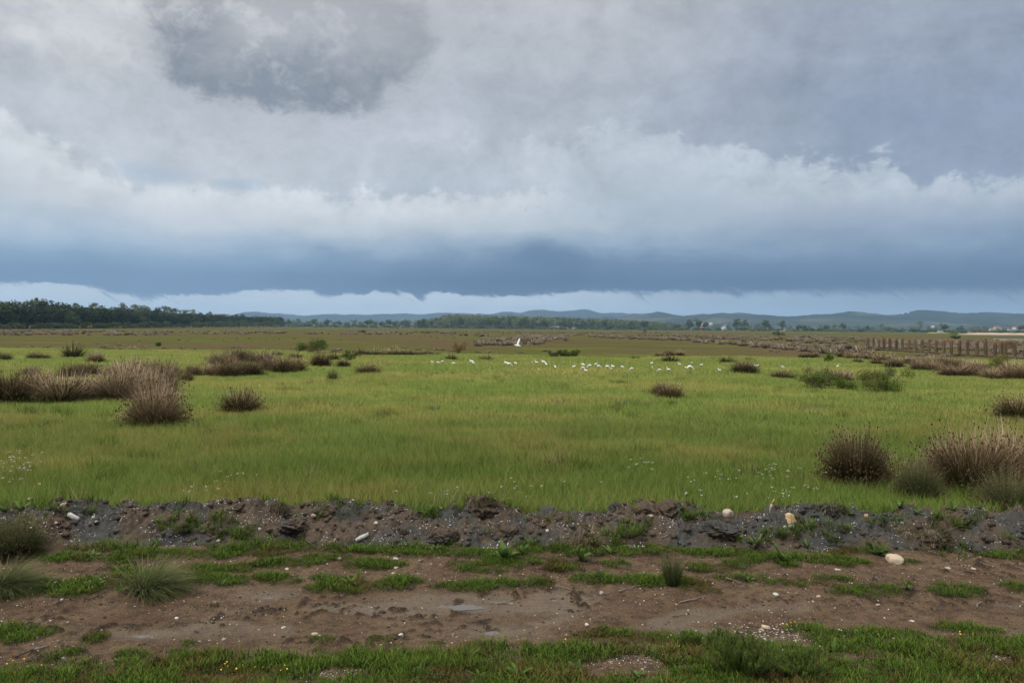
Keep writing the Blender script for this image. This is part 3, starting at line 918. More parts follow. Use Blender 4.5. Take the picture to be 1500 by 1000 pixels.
scatter('track_grass', np.column_stack([tx, ty, track_z(tx, ty) - 0.004]), rng.uniform(0, 6.28, len(tx)), np.clip(sc_t, 0.3, 2.4), ti, turf_p, 'short green turf growing in strips along the dirt track')
wx, wy = rng.uniform(-7.5, 7.5, 7200), rng.uniform(5.5, 7.1, 7200)
k = (wy < near_edge_y(wx) + .02) & (fbm(wx * 1.7 + 2, wy * 2.2, 3) > 0.10) & (rng.random(7200) < .33)
wx, wy = wx[k], wy[k]
fore_p = proto_collection('near_weed', [patch(40, 0.06, 0.04, 0.13, 0.0055, 240 + i, M['short'] if i != 3 else M['short_dry'], (0.1, 0.8), (0.2, 1.2), 3) for i in range(4)])
scatter('near_weeds', np.column_stack([wx, wy, track_z(wx, wy) - .005]), rng.uniform(0, 6.28, len(wx)), rng.uniform(.5, 1.25, len(wx)), rng.integers(0, 4, len(wx)), fore_p, 'taller mixed weeds in the turf nearest to the viewer')
# taller weeds at the foot of the bank and on it
weed_p = proto_collection('bank_weed', [patch(34, 0.07, 0.06, 0.20, 0.006, 230 + i, M['short'], (0.1, 0.9), (0.2, 1.0), 3) for i in range(4)])
wx, wy = rng.uniform(-8.8, 8.8, 9000), rng.uniform(9.75, 11.6, 9000)
wm = sstep(fbm(wx * 1.1 + 7, wy * 1.6, 3), 0.02, 0.36) * np.where(wy < 10.25, 0.60, np.where(wy > 11.2, 1.0, 0.32))
for e in ((290, 765, 45, 9), (320, 768, 30, 10), (255, 770, 20, 6), (920, 778, 32, 9), (1010, 757, 25, 7), (1400, 765, 40, 8), (640, 748, 30, 8), (350, 780, 30, 6), (1180, 790, 70, 10), (880, 790, 50, 9)):
    x_, y_, _z = on(e[0], e[1])
    wm = np.maximum(wm, 0.85 * (((wx - x_) / rad(e[2], y_)) ** 2 + ((wy - y_) / 0.16) ** 2 < 1))
sel = rng.random(9000) < wm * 0.55
wx, wy = wx[sel], wy[sel]
scatter('bank_weeds', np.column_stack([wx, wy, surf(wx, wy) - 0.01]), rng.uniform(0, 6.28, len(wx)), rng.uniform(0.5, 1.2, len(wx)), rng.integers(0, 4, len(wx)), weed_p, 'low green weeds growing on the clay bank')

lit_p = proto_collection('dry_litter', [patch(16, 0.10, 0.08, 0.24, 0.005, 260 + i, M['rush_straw'], (1.25, 1.6), (-.1, .3), 2) for i in range(4)])
lx_, ly_ = rng.uniform(-8.6, 8.6, 1500), 9.7 + 1.9 * rng.random(1500)
k = rng.random(1500) < 0.05 + .6 * sstep(fbm(lx_ * 1.3 + 21, ly_ * 2, 3), .12, .42)
lx_, ly_ = lx_[k], ly_[k]
scatter('dry_litter', np.column_stack([lx_, ly_, surf(lx_, ly_) + .015]), rng.uniform(0, 6.28, len(lx_)), rng.uniform(.5, 1.1, len(lx_)), rng.integers(0, 4, len(lx_)), lit_p, 'dead straw and root bits lying on the bank')

# ------------------------------------------------------------------ shell grit and pebbles
def flake(seed, m, flat=0.35):
    g = np.random.default_rng(seed)
    k = 7
    a = np.sort(g.uniform(0, 6.28, k)); r_ = g.uniform(0.6, 1.0, k)
    top = np.column_stack([r_ * .7 * np.cos(a), r_ * .7 * np.sin(a), flat * g.uniform(.7, 1.1, k)])
    bot = np.column_stack([r_ * np.cos(a), r_ * np.sin(a), np.full(k, -0.1)])
    V = np.vstack([top, bot, [0, 0, flat * 1.1]])
    Q = [(k + i, k + (i + 1) % k, (i + 1) % k, i) for i in range(k)]
    return mesh('flake', V, Q, [(i, (i + 1) % k, 2 * k) for i in range(k)], m)
grit_p = proto_collection('grit', [flake(300 + i, M[('shell', 'shell', 'salt', 'salt', 'pebble')[i]], (0.25, .4, .35, .5, .7)[i]) for i in range(5)])
def grit(name, x, y, size, idx, label):
    n = len(x)
    scatter(name, np.column_stack([x, y, surf(x, y) + 0.004]), rng.uniform(0, 6.28, n), size, idx, grit_p, label, rng.normal(0, 0.35, (n, 2)))
n = 24000
x, y = rng.uniform(-9, 9, n), rng.uniform(5.6, 10.0, n)
pm = 0.10 + 0.35 * sstep(fbm(x * 0.9 + 11, y * 1.3, 3), 0.0, 0.4) + 0.25 * np.exp(-((y - 9.2) / 0.35) ** 2)
k = (rng.random(n) < pm) & (turf_mask(x, y) < 0.4) & (np.abs(x) < 0.74 * y + 1.8)
x, y = x[k], y[k]
grit('track_grit', x, y, 0.003 + 0.012 * rng.random(len(x)) ** 3.5, rng.choice([0, 1, 2, 4], len(x), p=[.4, .25, .1, .25]), 'broken shells and pebbles scattered over the mud of the track')
def crumb(seed, m):
    import bmesh
    g = np.random.default_rng(seed); bm = bmesh.new(); bmesh.ops.create_icosphere(bm, subdivisions=2, radius=1.0)
    V = np.array([v.co[:] for v in bm.verts]); F = [[v.index for v in f.verts] for f in bm.faces]; bm.free()
    V = V * (1 + .55 * fbm(V[:, 0] * 1.7 + seed, V[:, 1] * 1.7 + V[:, 2] * 2, 4, .65))[:, None] * [1, .8, .6]
    return mesh('crumb', V, tris=F, mat=m)
M['crumb'] = simple('damp_soil_crumbs', (0.045, 0.032, 0.021), 0.85, 0.6, 40)
crumb_p = proto_collection('soil_crumb', [crumb(350 + i, M['crumb'] if i < 4 else M['bank']) for i in range(7)])
n = 40000
x, y = rng.uniform(-9, 9, n), rng.uniform(5.6, 9.9, n)
pm = 0.10 + 0.8 * churn(x, y) * sstep(fbm(x * 2.2 + 5, y * 4.0, 3), -0.05, 0.4)
k = (rng.random(n) < pm) & (np.abs(x) < 0.74 * y + 1.8)
x, y = x[k], y[k]
scatter('soil_crumbs', np.column_stack([x, y, track_z(x, y)]), rng.uniform(0, 6.28, len(x)), 0.003 + 0.019 * rng.random(len(x)) ** 4.0, rng.integers(0, 4, len(x)), crumb_p, 'dark crumbs and clods of damp soil on the track')
n = 11000
x, y = rng.uniform(-8.6, 8.6, n), rng.uniform(10.0, 11.6, n)
k = rng.random(n) < 0.25 + 0.6 * sstep(fbm(x * 2 + 9, y * 2.6, 3), -.1, .35)
x, y = x[k], y[k]
scatter('soil_crumbs', np.column_stack([x, y, bank_at(x, y)]), rng.uniform(0, 6.28, len(x)), 0.010 + 0.048 * rng.random(len(x)) ** 3.5, np.where(rng.random(len(x)) < .6, rng.integers(4, 7, len(x)), rng.integers(0, 4, len(x))), crumb_p, 'crumbled clay lumps on the bank')
gcx, gcy = at(1130, 925)
n = 900
x, y = gcx + rng.normal(0, 0.42, n), gcy + rng.normal(0, 0.20, n)
grit('shell_gravel', x, y, 0.003 + 0.014 * rng.random(n) ** 3.5, rng.choice([0, 1, 2, 4], n, p=[.40, .25, .03, .32]), 'patch of broken shells and gravel in the track near the feathery shrub')
n = 26000
x, y = rng.uniform(-8.8, 8.8, n), rng.uniform(10.0, 11.4, n)
k = rng.random(n) < 0.10 + 0.9 * sstep(fbm(x * 2.2 + 3, y * 2.8, 4), 0.08, 0.40)
x, y = x[k], y[k]
grit('white_shell_grit', x, y, 0.004 + 0.010 * rng.random(len(x)) ** 2.5, rng.choice([0, 2, 3], len(x), p=[.12, .44, .44]), 'tiny white shells speckling the dark clay bank')
for px, py, s in ((925, 970, .35), (1450, 962, .25), (1290, 968, .2), (500, 992, .3)):
    bx_, by_ = at(px, py)
    x, y = bx_ + rng.normal(0, s * .6, 130), by_ + rng.normal(0, s * .25, 130)
    grit('white_shell_grit', x, y, 0.003 + 0.006 * rng.random(130) ** 2, rng.choice([0, 2, 3], 130), 'tiny white shells on bare dark soil among the nearest turf')

# ------------------------------------------------------------------ rush tussocks
def tussock_meshes(n, width, m, seed, spread=1.0, seg=4, wind=0.0, seeds=0.18, seed_size=0.012, loose=1.0):
    g = np.random.default_rng(seed)
    ct = 1 - g.random(n) ** 0.85 * spread * 0.96
    lean = np.arccos(np.clip(ct, 0.03, 1))
    yaw = g.uniform(0, 2 * np.pi, n)
    L = g.uniform(0.62, 1.0, n) * np.where(g.random(n) < 0.12 * loose, 1.22, 1.0) * (1 - 0.08 * np.sin(lean))
    bend = g.uniform(0.05, 0.38, n) * (0.25 + np.sin(lean)) * loose
    lean, yaw = lean * 0.86, yaw
    if wind:
        wx_ = np.sin(lean) * np.cos(yaw) + wind * g.uniform(.5, 1.2, n); wy_ = np.sin(lean) * np.sin(yaw)
        yaw = np.arctan2(wy_, wx_); lean = np.arctan2(np.hypot(wx_, wy_), np.cos(lean) + 0.25)
        bend = bend + abs(wind) * g.uniform(0.2, 1.1, n)
    b0 = 0.22 * np.sqrt(g.random(n))
    a0 = yaw + g.normal(0, 0.9, n)
    base = np.column_stack([b0 * np.cos(a0), b0 * np.sin(a0)])
    V, Q, Tr, tt, rr, tip = blades(base, yaw, lean, bend, L, width * g.uniform(.7, 1.25, n), seg, g, -0.02, 0.9)
    dryness = np.clip(1.12 - 0.62 * (lean / 1.5) ** 1.6 + g.normal(0, .10, n), .25, 1.15)
    st = mesh('stems', V, Q, Tr, m, {'t': np.clip(tt * np.repeat(dryness, len(tt) // n), 0, 1), 'r': rr})
    k = g.random(n) < seeds
    if not k.any():
        return st, None
    P = tip[k] * np.array([0.93, 0.93, 0.91]) + g.normal(0, 0.008, (k.sum(), 3))
    oc = np.array([(1, 0, 0), (-1, 0, 0), (0, 1, 0), (0, -1, 0), (0, 0, 1.5), (0, 0, -1.5)]) * seed_size
    V = (P[:, None] + oc[None] * g.uniform(.6, 1.3, (len(P), 1, 1))).reshape(-1, 3)
    f = np.array([(0, 2, 4), (2, 1, 4), (1, 3, 4), (3, 0, 4), (2, 0, 5), (1, 2, 5), (3, 1, 5), (0, 3, 5)])
    Tr = (np.arange(len(P))[:, None, None] * 6 + f[None]).reshape(-1, 3)
    return st, mesh('seed_heads', V, tris=Tr, mat=M['seed'])

TUS = {}
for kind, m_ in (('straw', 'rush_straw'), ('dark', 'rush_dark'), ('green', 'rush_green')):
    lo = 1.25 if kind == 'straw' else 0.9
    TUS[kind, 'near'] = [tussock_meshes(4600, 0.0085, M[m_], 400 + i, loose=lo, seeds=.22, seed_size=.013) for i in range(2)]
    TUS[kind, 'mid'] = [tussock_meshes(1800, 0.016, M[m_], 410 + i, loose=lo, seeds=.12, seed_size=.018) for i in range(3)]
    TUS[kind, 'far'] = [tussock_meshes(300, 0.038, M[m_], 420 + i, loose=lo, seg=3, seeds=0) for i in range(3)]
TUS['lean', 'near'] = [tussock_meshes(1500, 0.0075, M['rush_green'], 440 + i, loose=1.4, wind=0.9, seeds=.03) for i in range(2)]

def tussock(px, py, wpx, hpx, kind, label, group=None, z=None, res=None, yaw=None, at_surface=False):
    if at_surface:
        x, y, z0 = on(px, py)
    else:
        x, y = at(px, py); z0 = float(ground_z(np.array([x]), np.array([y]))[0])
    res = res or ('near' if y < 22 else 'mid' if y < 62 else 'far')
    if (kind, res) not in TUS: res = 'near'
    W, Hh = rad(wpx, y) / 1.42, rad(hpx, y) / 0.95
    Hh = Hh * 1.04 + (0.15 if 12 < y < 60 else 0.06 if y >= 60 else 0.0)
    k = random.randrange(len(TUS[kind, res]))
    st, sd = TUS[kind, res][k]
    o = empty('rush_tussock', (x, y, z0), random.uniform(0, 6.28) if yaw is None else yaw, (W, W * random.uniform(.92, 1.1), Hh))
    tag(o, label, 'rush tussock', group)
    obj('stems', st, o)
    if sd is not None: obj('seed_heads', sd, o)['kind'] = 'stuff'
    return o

SOLO = [
    (1255, 712, 92, 84, 'dark', 'round spiky rush tussock in the grass left of the big right hand clump'),
    (1345, 735, 62, 62, 'green', 'small grey green rush tussock at the foot of the big right hand clump'),
    (1425, 722, 128, 92, 'dark', 'biggest brown rush tussock near the right edge'),
    (1395, 712, 80, 68, 'straw', 'straw tipped rush tussock behind the small grey green one at right'),
    (1478, 708, 90, 80, 'straw', 'straw topped rush tussock touching the right edge beside the biggest one'),
    (1482, 760, 95, 84, 'green', 'tall green rush tussock in front of the biggest brown clump'),
    (1492, 616, 66, 40, 'dark', 'dark round rush tussock cut off by the right edge'),
    (228, 628, 84, 74, 'straw', 'tall straw tipped rush tussock standing in front of the left clump'),
    (352, 607, 62, 40, 'dark', 'single dark rush tussock right of the tall straw tipped one'),
    (981, 587, 42, 27, 'dark', 'dark rush tussock alone in the grass below the white birds'),
    (966, 582, 24, 20, 'dark', 'small rush tussock leaning on the lone dark one below the birds'),
    (539, 551, 40, 20, 'dark', 'rounded dark rush tussock right of the tiny upright one'),
    (487, 561, 17, 19, 'green', 'tiny upright rush tussock alone in the grass'),
    (1091, 548, 42, 22, 'dark', 'dark rush tussock with two birds at its right side'),
    (1146, 557, 38, 15, 'dark', 'low dark rush tussock between the thicket and the birds'),
    (1231, 561, 42, 21, 'straw', 'brown rush tussock growing within the green thicket'),
    (1066, 532, 32, 13, 'dark', 'flat dark rush tussock just beyond the rightmost birds'),
    (1098, 529, 18, 8, 'dark', 'small dark rush tussock behind the one beside the two birds'),
    (981, 531, 32, 14, 'dark', 'dark rush tussock just beyond the middle of the flock'),
    (931, 527, 18, 8, 'dark', 'small dark rush tussock beyond the flock, right of the green bush'),
    (661, 528, 24, 13, 'dark', 'dark rush tussock in front of the orange bush'),
    (713, 529, 28, 12, 'dark', 'dark rush tussock between orange bush and green bush'),
    (107, 525, 42, 24, 'dark', 'large dark rush tussock in the far left meadow'),
    (140, 532, 26, 18, 'straw', 'smaller rush tussock right of the large dark far left one'),
    (50, 527, 22, 13, 'dark', 'small dark rush tussock far left near the meadow edge'),
    (64, 527, 20, 10, 'dark', 'low rush tussock joined to the small dark far left one'),
    (5, 529, 24, 13, 'dark', 'dark rush tussock at the left edge far off'),
]
for s in SOLO: tussock(*s)
FRONT = [
    (22, 812, 80, 66, 'green', 'tall dark rush clump at the left edge beside the bank'),
]
for s in FRONT: tussock(*s, at_surface=True, res='near')
for px, py, wp, hp, lab in ((232, 866, 130, 58, 'green rush tuft bent over to the right beside the track'),
                            (20, 862, 120, 52, 'leaning green rush tuft cut off by the left edge')):
    x, y, z0 = on(px, py)
    st, sd = TUS['lean', 'near'][px % 2]
    o = empty('rush_tussock', (x - 0.15, y, z0), 0.12, (rad(wp, y) / 1.5, rad(wp, y) / 1.6, rad(hp, y) / 0.85))
    tag(o, lab, 'rush tussock')
    obj('stems', st, o); obj('seed_heads', sd, o)['kind'] = 'stuff'

ORD = ['first', 'second', 'third', 'fourth', 'fifth', 'sixth', 'seventh', 'eighth', 'ninth', 'tenth', 'eleventh', 'twelfth', 'thirteenth', 'fourteenth', 'fifteenth', 'sixteenth', 'seventeenth',
       'eighteenth', 'nineteenth', 'twentieth'] + ['twenty ' + o for o in ('first', 'second', 'third', 'fourth', 'fifth', 'sixth', 'seventh', 'eighth', 'ninth')] + ['thirtieth'] + \
      ['thirty ' + o for o in ('first', 'second', 'third', 'fourth', 'fifth', 'sixth', 'seventh', 'eighth', 'ninth')] + ['fortieth'] + ['forty ' + o for o in ('first', 'second', 'third', 'fourth', 'fifth')]
ROWS = [
    ('straw', 'brown tussock, %s from the left in the wind blown front clump at left', 'rush tussocks of the left front clump',
     [(12, 594, 78, 50), (55, 580, 60, 40), (92, 592, 92, 54), (128, 586, 60, 42), (172, 590, 84, 54), (214, 590, 80, 60), (190, 572, 80, 52), (238, 578, 56, 52)]),
    ('dark', 'tussock, %s from the left just behind the left front clump', 'rush tussocks behind the left front clump',
     [(45, 554, 32, 15), (105, 556, 52, 24), (128, 552, 50, 22), (175, 552, 60, 26), (207, 550, 56, 26), (240, 556, 56, 30), (273, 563, 24, 20), (284, 553, 34, 20)]),
    ('straw', 'brown tussock, %s from the left in the long middle left clump', 'rush tussocks of the middle left clump',
     [(312, 554, 44, 24), (336, 556, 44, 32), (364, 553, 50, 30), (325, 536, 46, 22), (350, 532, 56, 22), (384, 533, 52, 22), (396, 546, 40, 26)]),
    ('dark', 'rounded tussock, %s from the left at the right end of the middle left clump', 'dark rush tussocks ending the middle left clump',
     [(415, 549, 50, 25), (432, 546, 36, 22), (406, 523, 26, 14), (433, 526, 28, 14), (470, 538, 36, 25), (489, 528, 28, 15), (503, 539, 26, 14)]),
    ('straw', 'pinkish tussock, %s from the left in the thin row beyond the meadow edge', 'rush tussocks in the row beyond the meadow',
     [(518, 523, 26, 12), (528, 521, 26, 12), (538, 521, 28, 13), (552, 521, 26, 14), (566, 521, 30, 13), (580, 521, 28, 17), (592, 521, 24, 13), (604, 521, 28, 11), (616, 521, 24, 10), (628, 521, 28, 11), (640, 521, 24, 9)]),
    ('straw', 'pale pinkish tussock, %s from the left beyond the right half of the flock', 'pale tussocks beyond the flock',
     [(966, 522, 26, 9), (980, 521, 24, 9), (996, 520, 22, 9), (1044, 527, 12, 5), (1178, 524, 24, 10), (1192, 524, 26, 11)]),
    ('straw', 'brown tussock, %s from the left in the band before the post fence', 'rush tussocks in the band before the post fence',
     [(1236, 523, 28, 14), (1248, 527, 32, 15), (1262, 526, 32, 14), (1275, 528, 34, 17), (1290, 530, 38, 18), (1300, 530, 40, 17), (1318, 533, 42, 18), (1334, 535, 44, 20), (1352, 537, 44, 20), (1372, 538, 46, 21),
      (1392, 541, 50, 24), (1412, 542, 48, 24), (1432, 544, 46, 22), (1484, 558, 60, 40), (1505, 560, 56, 40)]),
    ('dark', 'rounded tussock, %s from the left along the front of the fence band', 'dark tussocks at the front of the fence band',
     [(1258, 532, 24, 13), (1284, 535, 32, 16), (1310, 539, 38, 17), (1348, 544, 36, 22), (1368, 545, 34, 20), (1398, 552, 52, 26), (1424, 552, 36, 24), (1452, 558, 44, 24)]),
]
for kind, lab, grp, rows in ROWS:
    for i, r_ in enumerate(sorted(rows)):
        px_, py_, wp_, hp_ = r_
        tussock(px_, py_, wp_ * random.uniform(.80, .98), hp_ * random.uniform(.84, 1.12) * (.85 if px_ > 1230 else 1), kind if random.random() < .72 else ('dark' if kind == 'straw' else 'straw'), lab % ORD[i], grp)

# far belts of rushes: too many and too small to tell apart
belt_p = proto_collection('rush_belt', [tussock_meshes(70, 0.085, M['rush_far' if i < 6 else 'rush_dark'], 460 + i, seg=2, seeds=0, loose=1.2)[0] for i in range(7)])
def belt(quads, dens, label, h=(0.75, 1.15)):
    P = []
    for A in quads:
        A = [at(*p) for p in A]
        n = max(8, int(dens * abs(sum(A[i][0] * A[(i + 1) % 4][1] - A[(i + 1) % 4][0] * A[i][1] for i in range(4))) / 2))
        u, v = rng.random(n)[:, None], rng.random(n)[:, None]
        A = np.array(A)
        P.append((A[0] * (1 - u) + A[1] * u) * (1 - v) + (A[3] * (1 - u) + A[2] * u) * v)
    P = np.vstack(P)
    keep = fbm(P[:, 0] * 0.09, P[:, 1] * 0.05, 3) > -0.18
    P = P[keep]
    n = len(P)
    s = rng.uniform(0.7, 1.3, n)
    scatter('rush_belt', np.column_stack([P, ground_z(P[:, 0], P[:, 1])]), rng.uniform(0, 6.28, n), np.column_stack([s * 1.25, s * 1.25, rng.uniform(*h, n)]), rng.integers(0, 7, n), belt_p, label)
belt([[(700, 507), (790, 505), (800, 501), (700, 502)], [(720, 502), (830, 499), (828, 495), (730, 497)], [(748, 497), (840, 493.5), (830, 491), (760, 492)], [(695, 503), (720, 504), (745, 498), (705, 498)]], 0.16,
     'island of mauve rushes beyond the flying bird')
belt([[(860, 494), (1010, 500), (1010, 497), (860, 491)], [(1000, 500), (1110, 509), (1110, 503), (1000, 496.5)], [(1080, 506), (1240, 522), (1240, 510), (1080, 501)], [(1180, 515), (1300, 520), (1290, 510), (1180, 508)]], 0.13,
     'diagonal band of mauve rushes running towards the post fence')
belt([[(985, 494), (1240, 505), (1240, 498), (985, 489.5)], [(1160, 499), (1300, 504), (1300, 496), (1160, 493)]], 0.07, 'paler band of rushes behind the diagonal one')
belt([[(1270, 509), (1530, 522), (1530, 500), (1270, 497)]], 0.22, 'mauve rush field behind the post fence', (.45, .7))
belt([[(-20, 491), (180, 491.5), (180, 485), (-20, 483)], [(160, 491.5), (420, 488.5), (420, 486), (160, 485.5)], [(440, 490), (600, 489.8), (600, 488), (440, 487.6)]], 0.035, 'brownish rushes in front of the pine wood')
belt([[(640, 493), (720, 493), (720, 490.5), (640, 490)], [(840, 492), (990, 493.5), (990, 491), (840, 489.5)], [(500, 488.6), (980, 488.8), (980, 487), (500, 486)]], 0.02, 'thin far line of rushes before the grove')
# sparse tufts over the salt marsh
nP = 1700
ym = 85 + 330 * rng.random(nP) ** 1.3
P = np.column_stack([ym * rng.uniform(-.7, .7, nP), ym])
P = P[fbm(P[:, 0] * 0.03, P[:, 1] * 0.02, 3) > 0.12]
s = rng.uniform(0.25, 0.6, len(P))
scatter('marsh_tufts', np.column_stack([P, ground_z(P[:, 0], P[:, 1])]), rng.uniform(0, 6.28, len(P)), np.column_stack([s * 1.6, s * 1.6, s * .6]), rng.integers(0, 7, len(P)), belt_p, 'low scattered tufts on the brown salt marsh')

# ------------------------------------------------------------------ bushes, shrubs and trees
def leafy(n, blobs, size, m, seed, name='crown', flat=0.7, gap=0.25):
    """leaf sized faces through several lobes of a crown; blobs = (x, y, z, rx, ry, rz)"""
    g = np.random.default_rng(seed)
    B = np.array(blobs, float)
    wgt = np.prod(B[:, 3:], 1) ** (2 / 3); wgt /= wgt.sum()
    ib = g.choice(len(B), n, p=wgt)
    d = g.normal(size=(n, 3)); d /= np.linalg.norm(d, axis=1)[:, None]
    rr_ = g.random(n) ** 0.45
    P = B[ib, :3] + d * rr_[:, None] * B[ib, 3:]
    nz_ = perlin(P[:, 0] / size * .22 + seed, P[:, 2] / size * .22) + perlin(P[:, 1] / size * .22 + 5, P[:, 2] / size * .22 + seed)
    k = nz_ > -gap
    P, ib, d, rr_, nz_ = P[k], ib[k], d[k], rr_[k], nz_[k]
    n = len(P)
    a = g.normal(size=(n, 3)); a /= np.linalg.norm(a, axis=1)[:, None]
    b = np.cross(a, d + g.normal(0, .5, (n, 3))); b /= np.linalg.norm(b, axis=1)[:, None] + 1e-9
    s = size * g.uniform(.6, 1.3, (n, 1))
    V = np.stack([P - a * s, P + b * s * flat, P + a * s, P - b * s * flat], 1).reshape(-1, 3)
    Q = np.arange(n * 4).reshape(-1, 4)
    tone = np.clip(0.45 + 0.5 * nz_ + g.normal(0, .18, n) + 0.12 * (ib % 3 - 1), 0, 1)
    return mesh(name, V, quads=Q, mat=m, attrs={'r': np.repeat(tone, 4)})

def limbs(hgt, rad0, tips, m, seed, name='trunk'):
    g = np.random.default_rng(seed)
    b = MB()
    top = np.array([g.normal(0, .05) * hgt, g.normal(0, .05) * hgt, hgt])
    P = np.linspace([0, 0, -0.1], top, 5); P[1:4, :2] += g.normal(0, .02 * hgt, (3, 2))
    b.tube(P, np.linspace(rad0, rad0 * .45, 5), 6)
    for tp in tips:
        tp = np.array(tp, float)
        s0 = P[2] + (P[4] - P[2]) * g.random()
        mid = (s0 + tp) / 2 + g.normal(0, .05 * hgt, 3) + [0, 0, -.03 * hgt]
        b.tube([s0, mid, tp], [rad0 * .4, rad0 * .28, rad0 * .1], 4)
    return b.mesh(name, m)

def tree_pair(kind, seed, n, size):
    """unit height tree: (trunk mesh, crown mesh)"""
    g = np.random.default_rng(seed)
    if kind == 'pine':
        bl = [(g.normal(0, .15), g.normal(0, .15), g.uniform(.45, .88), g.uniform(.16, .26), g.uniform(.16, .26), g.uniform(.10, .16)) for _ in range(8)]
        bl += [(0, 0, .62, .30, .30, .26), (g.normal(0, .1), 0, .34, .24, .24, .22)]
        m_, th = M['pine'], .6
    elif kind == 'round':
        bl = [(g.normal(0, .17), g.normal(0, .17), g.uniform(.42, .82), g.uniform(.16, .25), g.uniform(.16, .25), g.uniform(.12, .18)) for _ in range(9)] + [(0, 0, .55, .34, .34, .30)]
        m_, th = M['broad'], .5
    elif kind == 'pale':
        bl = [(g.normal(0, .16), g.normal(0, .16), g.uniform(.5, .92), g.uniform(.10, .18), g.uniform(.10, .18), g.uniform(.07, .13)) for _ in range(11)]
        m_, th = M['pale'], .62
    else:
        bl = [(g.normal(0, .16), g.normal(0, .16), g.uniform(.30, .84), g.uniform(.16, .26), g.uniform(.16, .26), g.uniform(.12, .20)) for _ in range(9)] + [(0, 0, .45, .36, .36, .36)]
        m_, th = M['grove'], .45
    cr = leafy(n, bl, size, m_, seed, 'crown', gap=.45)
    tr = limbs(th, .025, [b_[:3] for b_ in bl[:5]], M['bark'], seed, 'trunk')
    return tr, cr
TREES = {k: [tree_pair(k, 500 + 10 * j + i, nn, ss_) for i in range(5)] for j, (k, nn, ss_) in enumerate((('pine', 620, .045), ('round', 620, .042), ('pale', 330, .036), ('grove', 620, .045)))}

def tree(name, kind, x, y, h, wid, label, group=None, cat='tree', z=0.0):
    tr, cr = TREES[kind][random.randrange(5)]
    o = empty(name, (x, y, z), random.uniform(0, 6.28), (h * wid, h * wid, h))
    tag(o, label, cat, group)
    obj('trunk', tr, o); obj('crown', cr, o)
    return o

def woodland(name, P, H, kinds, label, wid=(0.9, 1.3)):
    """the inner mass of a wood, one object"""
    pc = proto_collection(name, [TREES[k][i][1] for k in kinds for i in range(4)])
    n = len(P)
    sw = rng.uniform(*wid, n)
    S3 = np.column_stack([H * sw, H * sw, H])
    o = scatter(name, np.column_stack([P, np.zeros(n)]), rng.uniform(0, 6.28, n), S3, rng.integers(0, 4 * len(kinds), n), pc, label)
    return o

# the pine wood on the left: its edge runs away from the camera
def wood_line(s):
    """s 0..1 along the edge of the wood -> (pixel column, distance)"""
    px = -60 + 470 * s
    d = np.interp(px, [-60, 0, 100, 200, 300, 360, 412], [330, 350, 420, 520, 700, 860, 1040])
    return px, d
for i in range(120):
    s = (i + random.uniform(-.4, .4)) / 119
    px, d = wood_line(max(0, s) ** 0.9)
    d = d * random.uniform(1.0, 1.04)
    top = np.interp(px, [0, 100, 200, 300, 360, 412], [28, 25, 20.5, 15.5, 13, 13.5]) * random.uniform(.84, 1.06)
    h = rad(top, d) + CAM_H
    if random.random() < 0.74:
        tree('pine_tree', 'pine', atd(px, d), d, h, random.uniform(1.0, 1.5), 'dark pine tree in the front row of the wood at left', 'front pines of the wood at left')
    else:
        tree('broadleaf_tree', 'round', atd(px, d), d, h * random.uniform(.62, .9), random.uniform(.9, 1.25), 'lighter green broadleaf tree among the front pines of the wood at left', 'broadleaf trees along the wood at left')
for i in range(46):
    px = -50 + 445 * (i + random.uniform(-.5, .5)) / 45
    _, d = wood_line(np.clip((px + 60) / 470, 0, 1)); d *= random.uniform(1.07, 1.16)
    top = np.interp(px, [0, 60, 130, 220, 300, 360, 400], [36, 34, 31, 27, 21, 16, 13]) * random.uniform(.86, 1.08)
    k = random.random()
    h = rad(top, d) + CAM_H
    if k < .55:
        tree('pale_tree', 'pale', atd(px, d), d, h, random.uniform(.7, 1.0), 'pale loose crowned tree rising above the pines at left', 'pale trees above the pine wood')
    else:
        tree('pine_tree', 'pine', atd(px, d), d, h * .93, random.uniform(.9, 1.3), 'dark pine rising above the front row of the wood at left', 'taller pines above the wood at left')
tree('pine_tree', 'pine', atd(66, 430), 430, rad(36, 430) + 2.8, 1.5, 'broad dark pine standing out above the wood between pale trees')
n = 700
s_ = rng.random(n)
pxs, ds = -80 + 480 * s_, None
ds = np.interp(pxs, [-60, 0, 100, 200, 300, 360, 412], [330, 350, 420, 520, 700, 860, 1040]) * rng.uniform(1.02, 1.20, n)
topw = np.interp(pxs, [0, 100, 200, 300, 360, 412], [27, 24, 19, 14.5, 11, 10])
woodland('inner_woodland', np.column_stack([(pxs - 750) / FPX * ds, ds]), (topw / FPX * ds + CAM_H) * rng.uniform(.8, 1.05, n), ('pine', 'round'), 'dark inner mass of the pine wood at left')
n = 200
pxs = rng.uniform(-60, 420, n)
ds = np.interp(pxs, [-60, 0, 100, 200, 300, 360, 412], [330, 350, 420, 520, 700, 860, 1040]) * rng.uniform(.90, .985, n)
woodland('scrub_edge', np.column_stack([(pxs - 750) / FPX * ds, ds]), rng.uniform(1.5, 4.0, n) * ds / 420, ('round',), 'light green scrub along the foot of the pine wood', (1.3, 2.2))

# thin tree line from the wood to the grove
for i in range(44):
    px = 405 + 235 * (i + random.uniform(-.5, .5)) / 43
    d = random.uniform(1050, 1300)
    h = rad(np.interp(px, [405, 430, 470, 520, 640], [12, 9, 9, 9, 11]) * random.uniform(.6, 1.25), d) + 2.8
    tree('grove_tree', 'grove' if random.random() < .75 else 'round', atd(px, d), d, h, random.uniform(.8, 1.2), 'small grey green tree in the thin line between wood and grove', 'trees of the thin line between wood and grove')
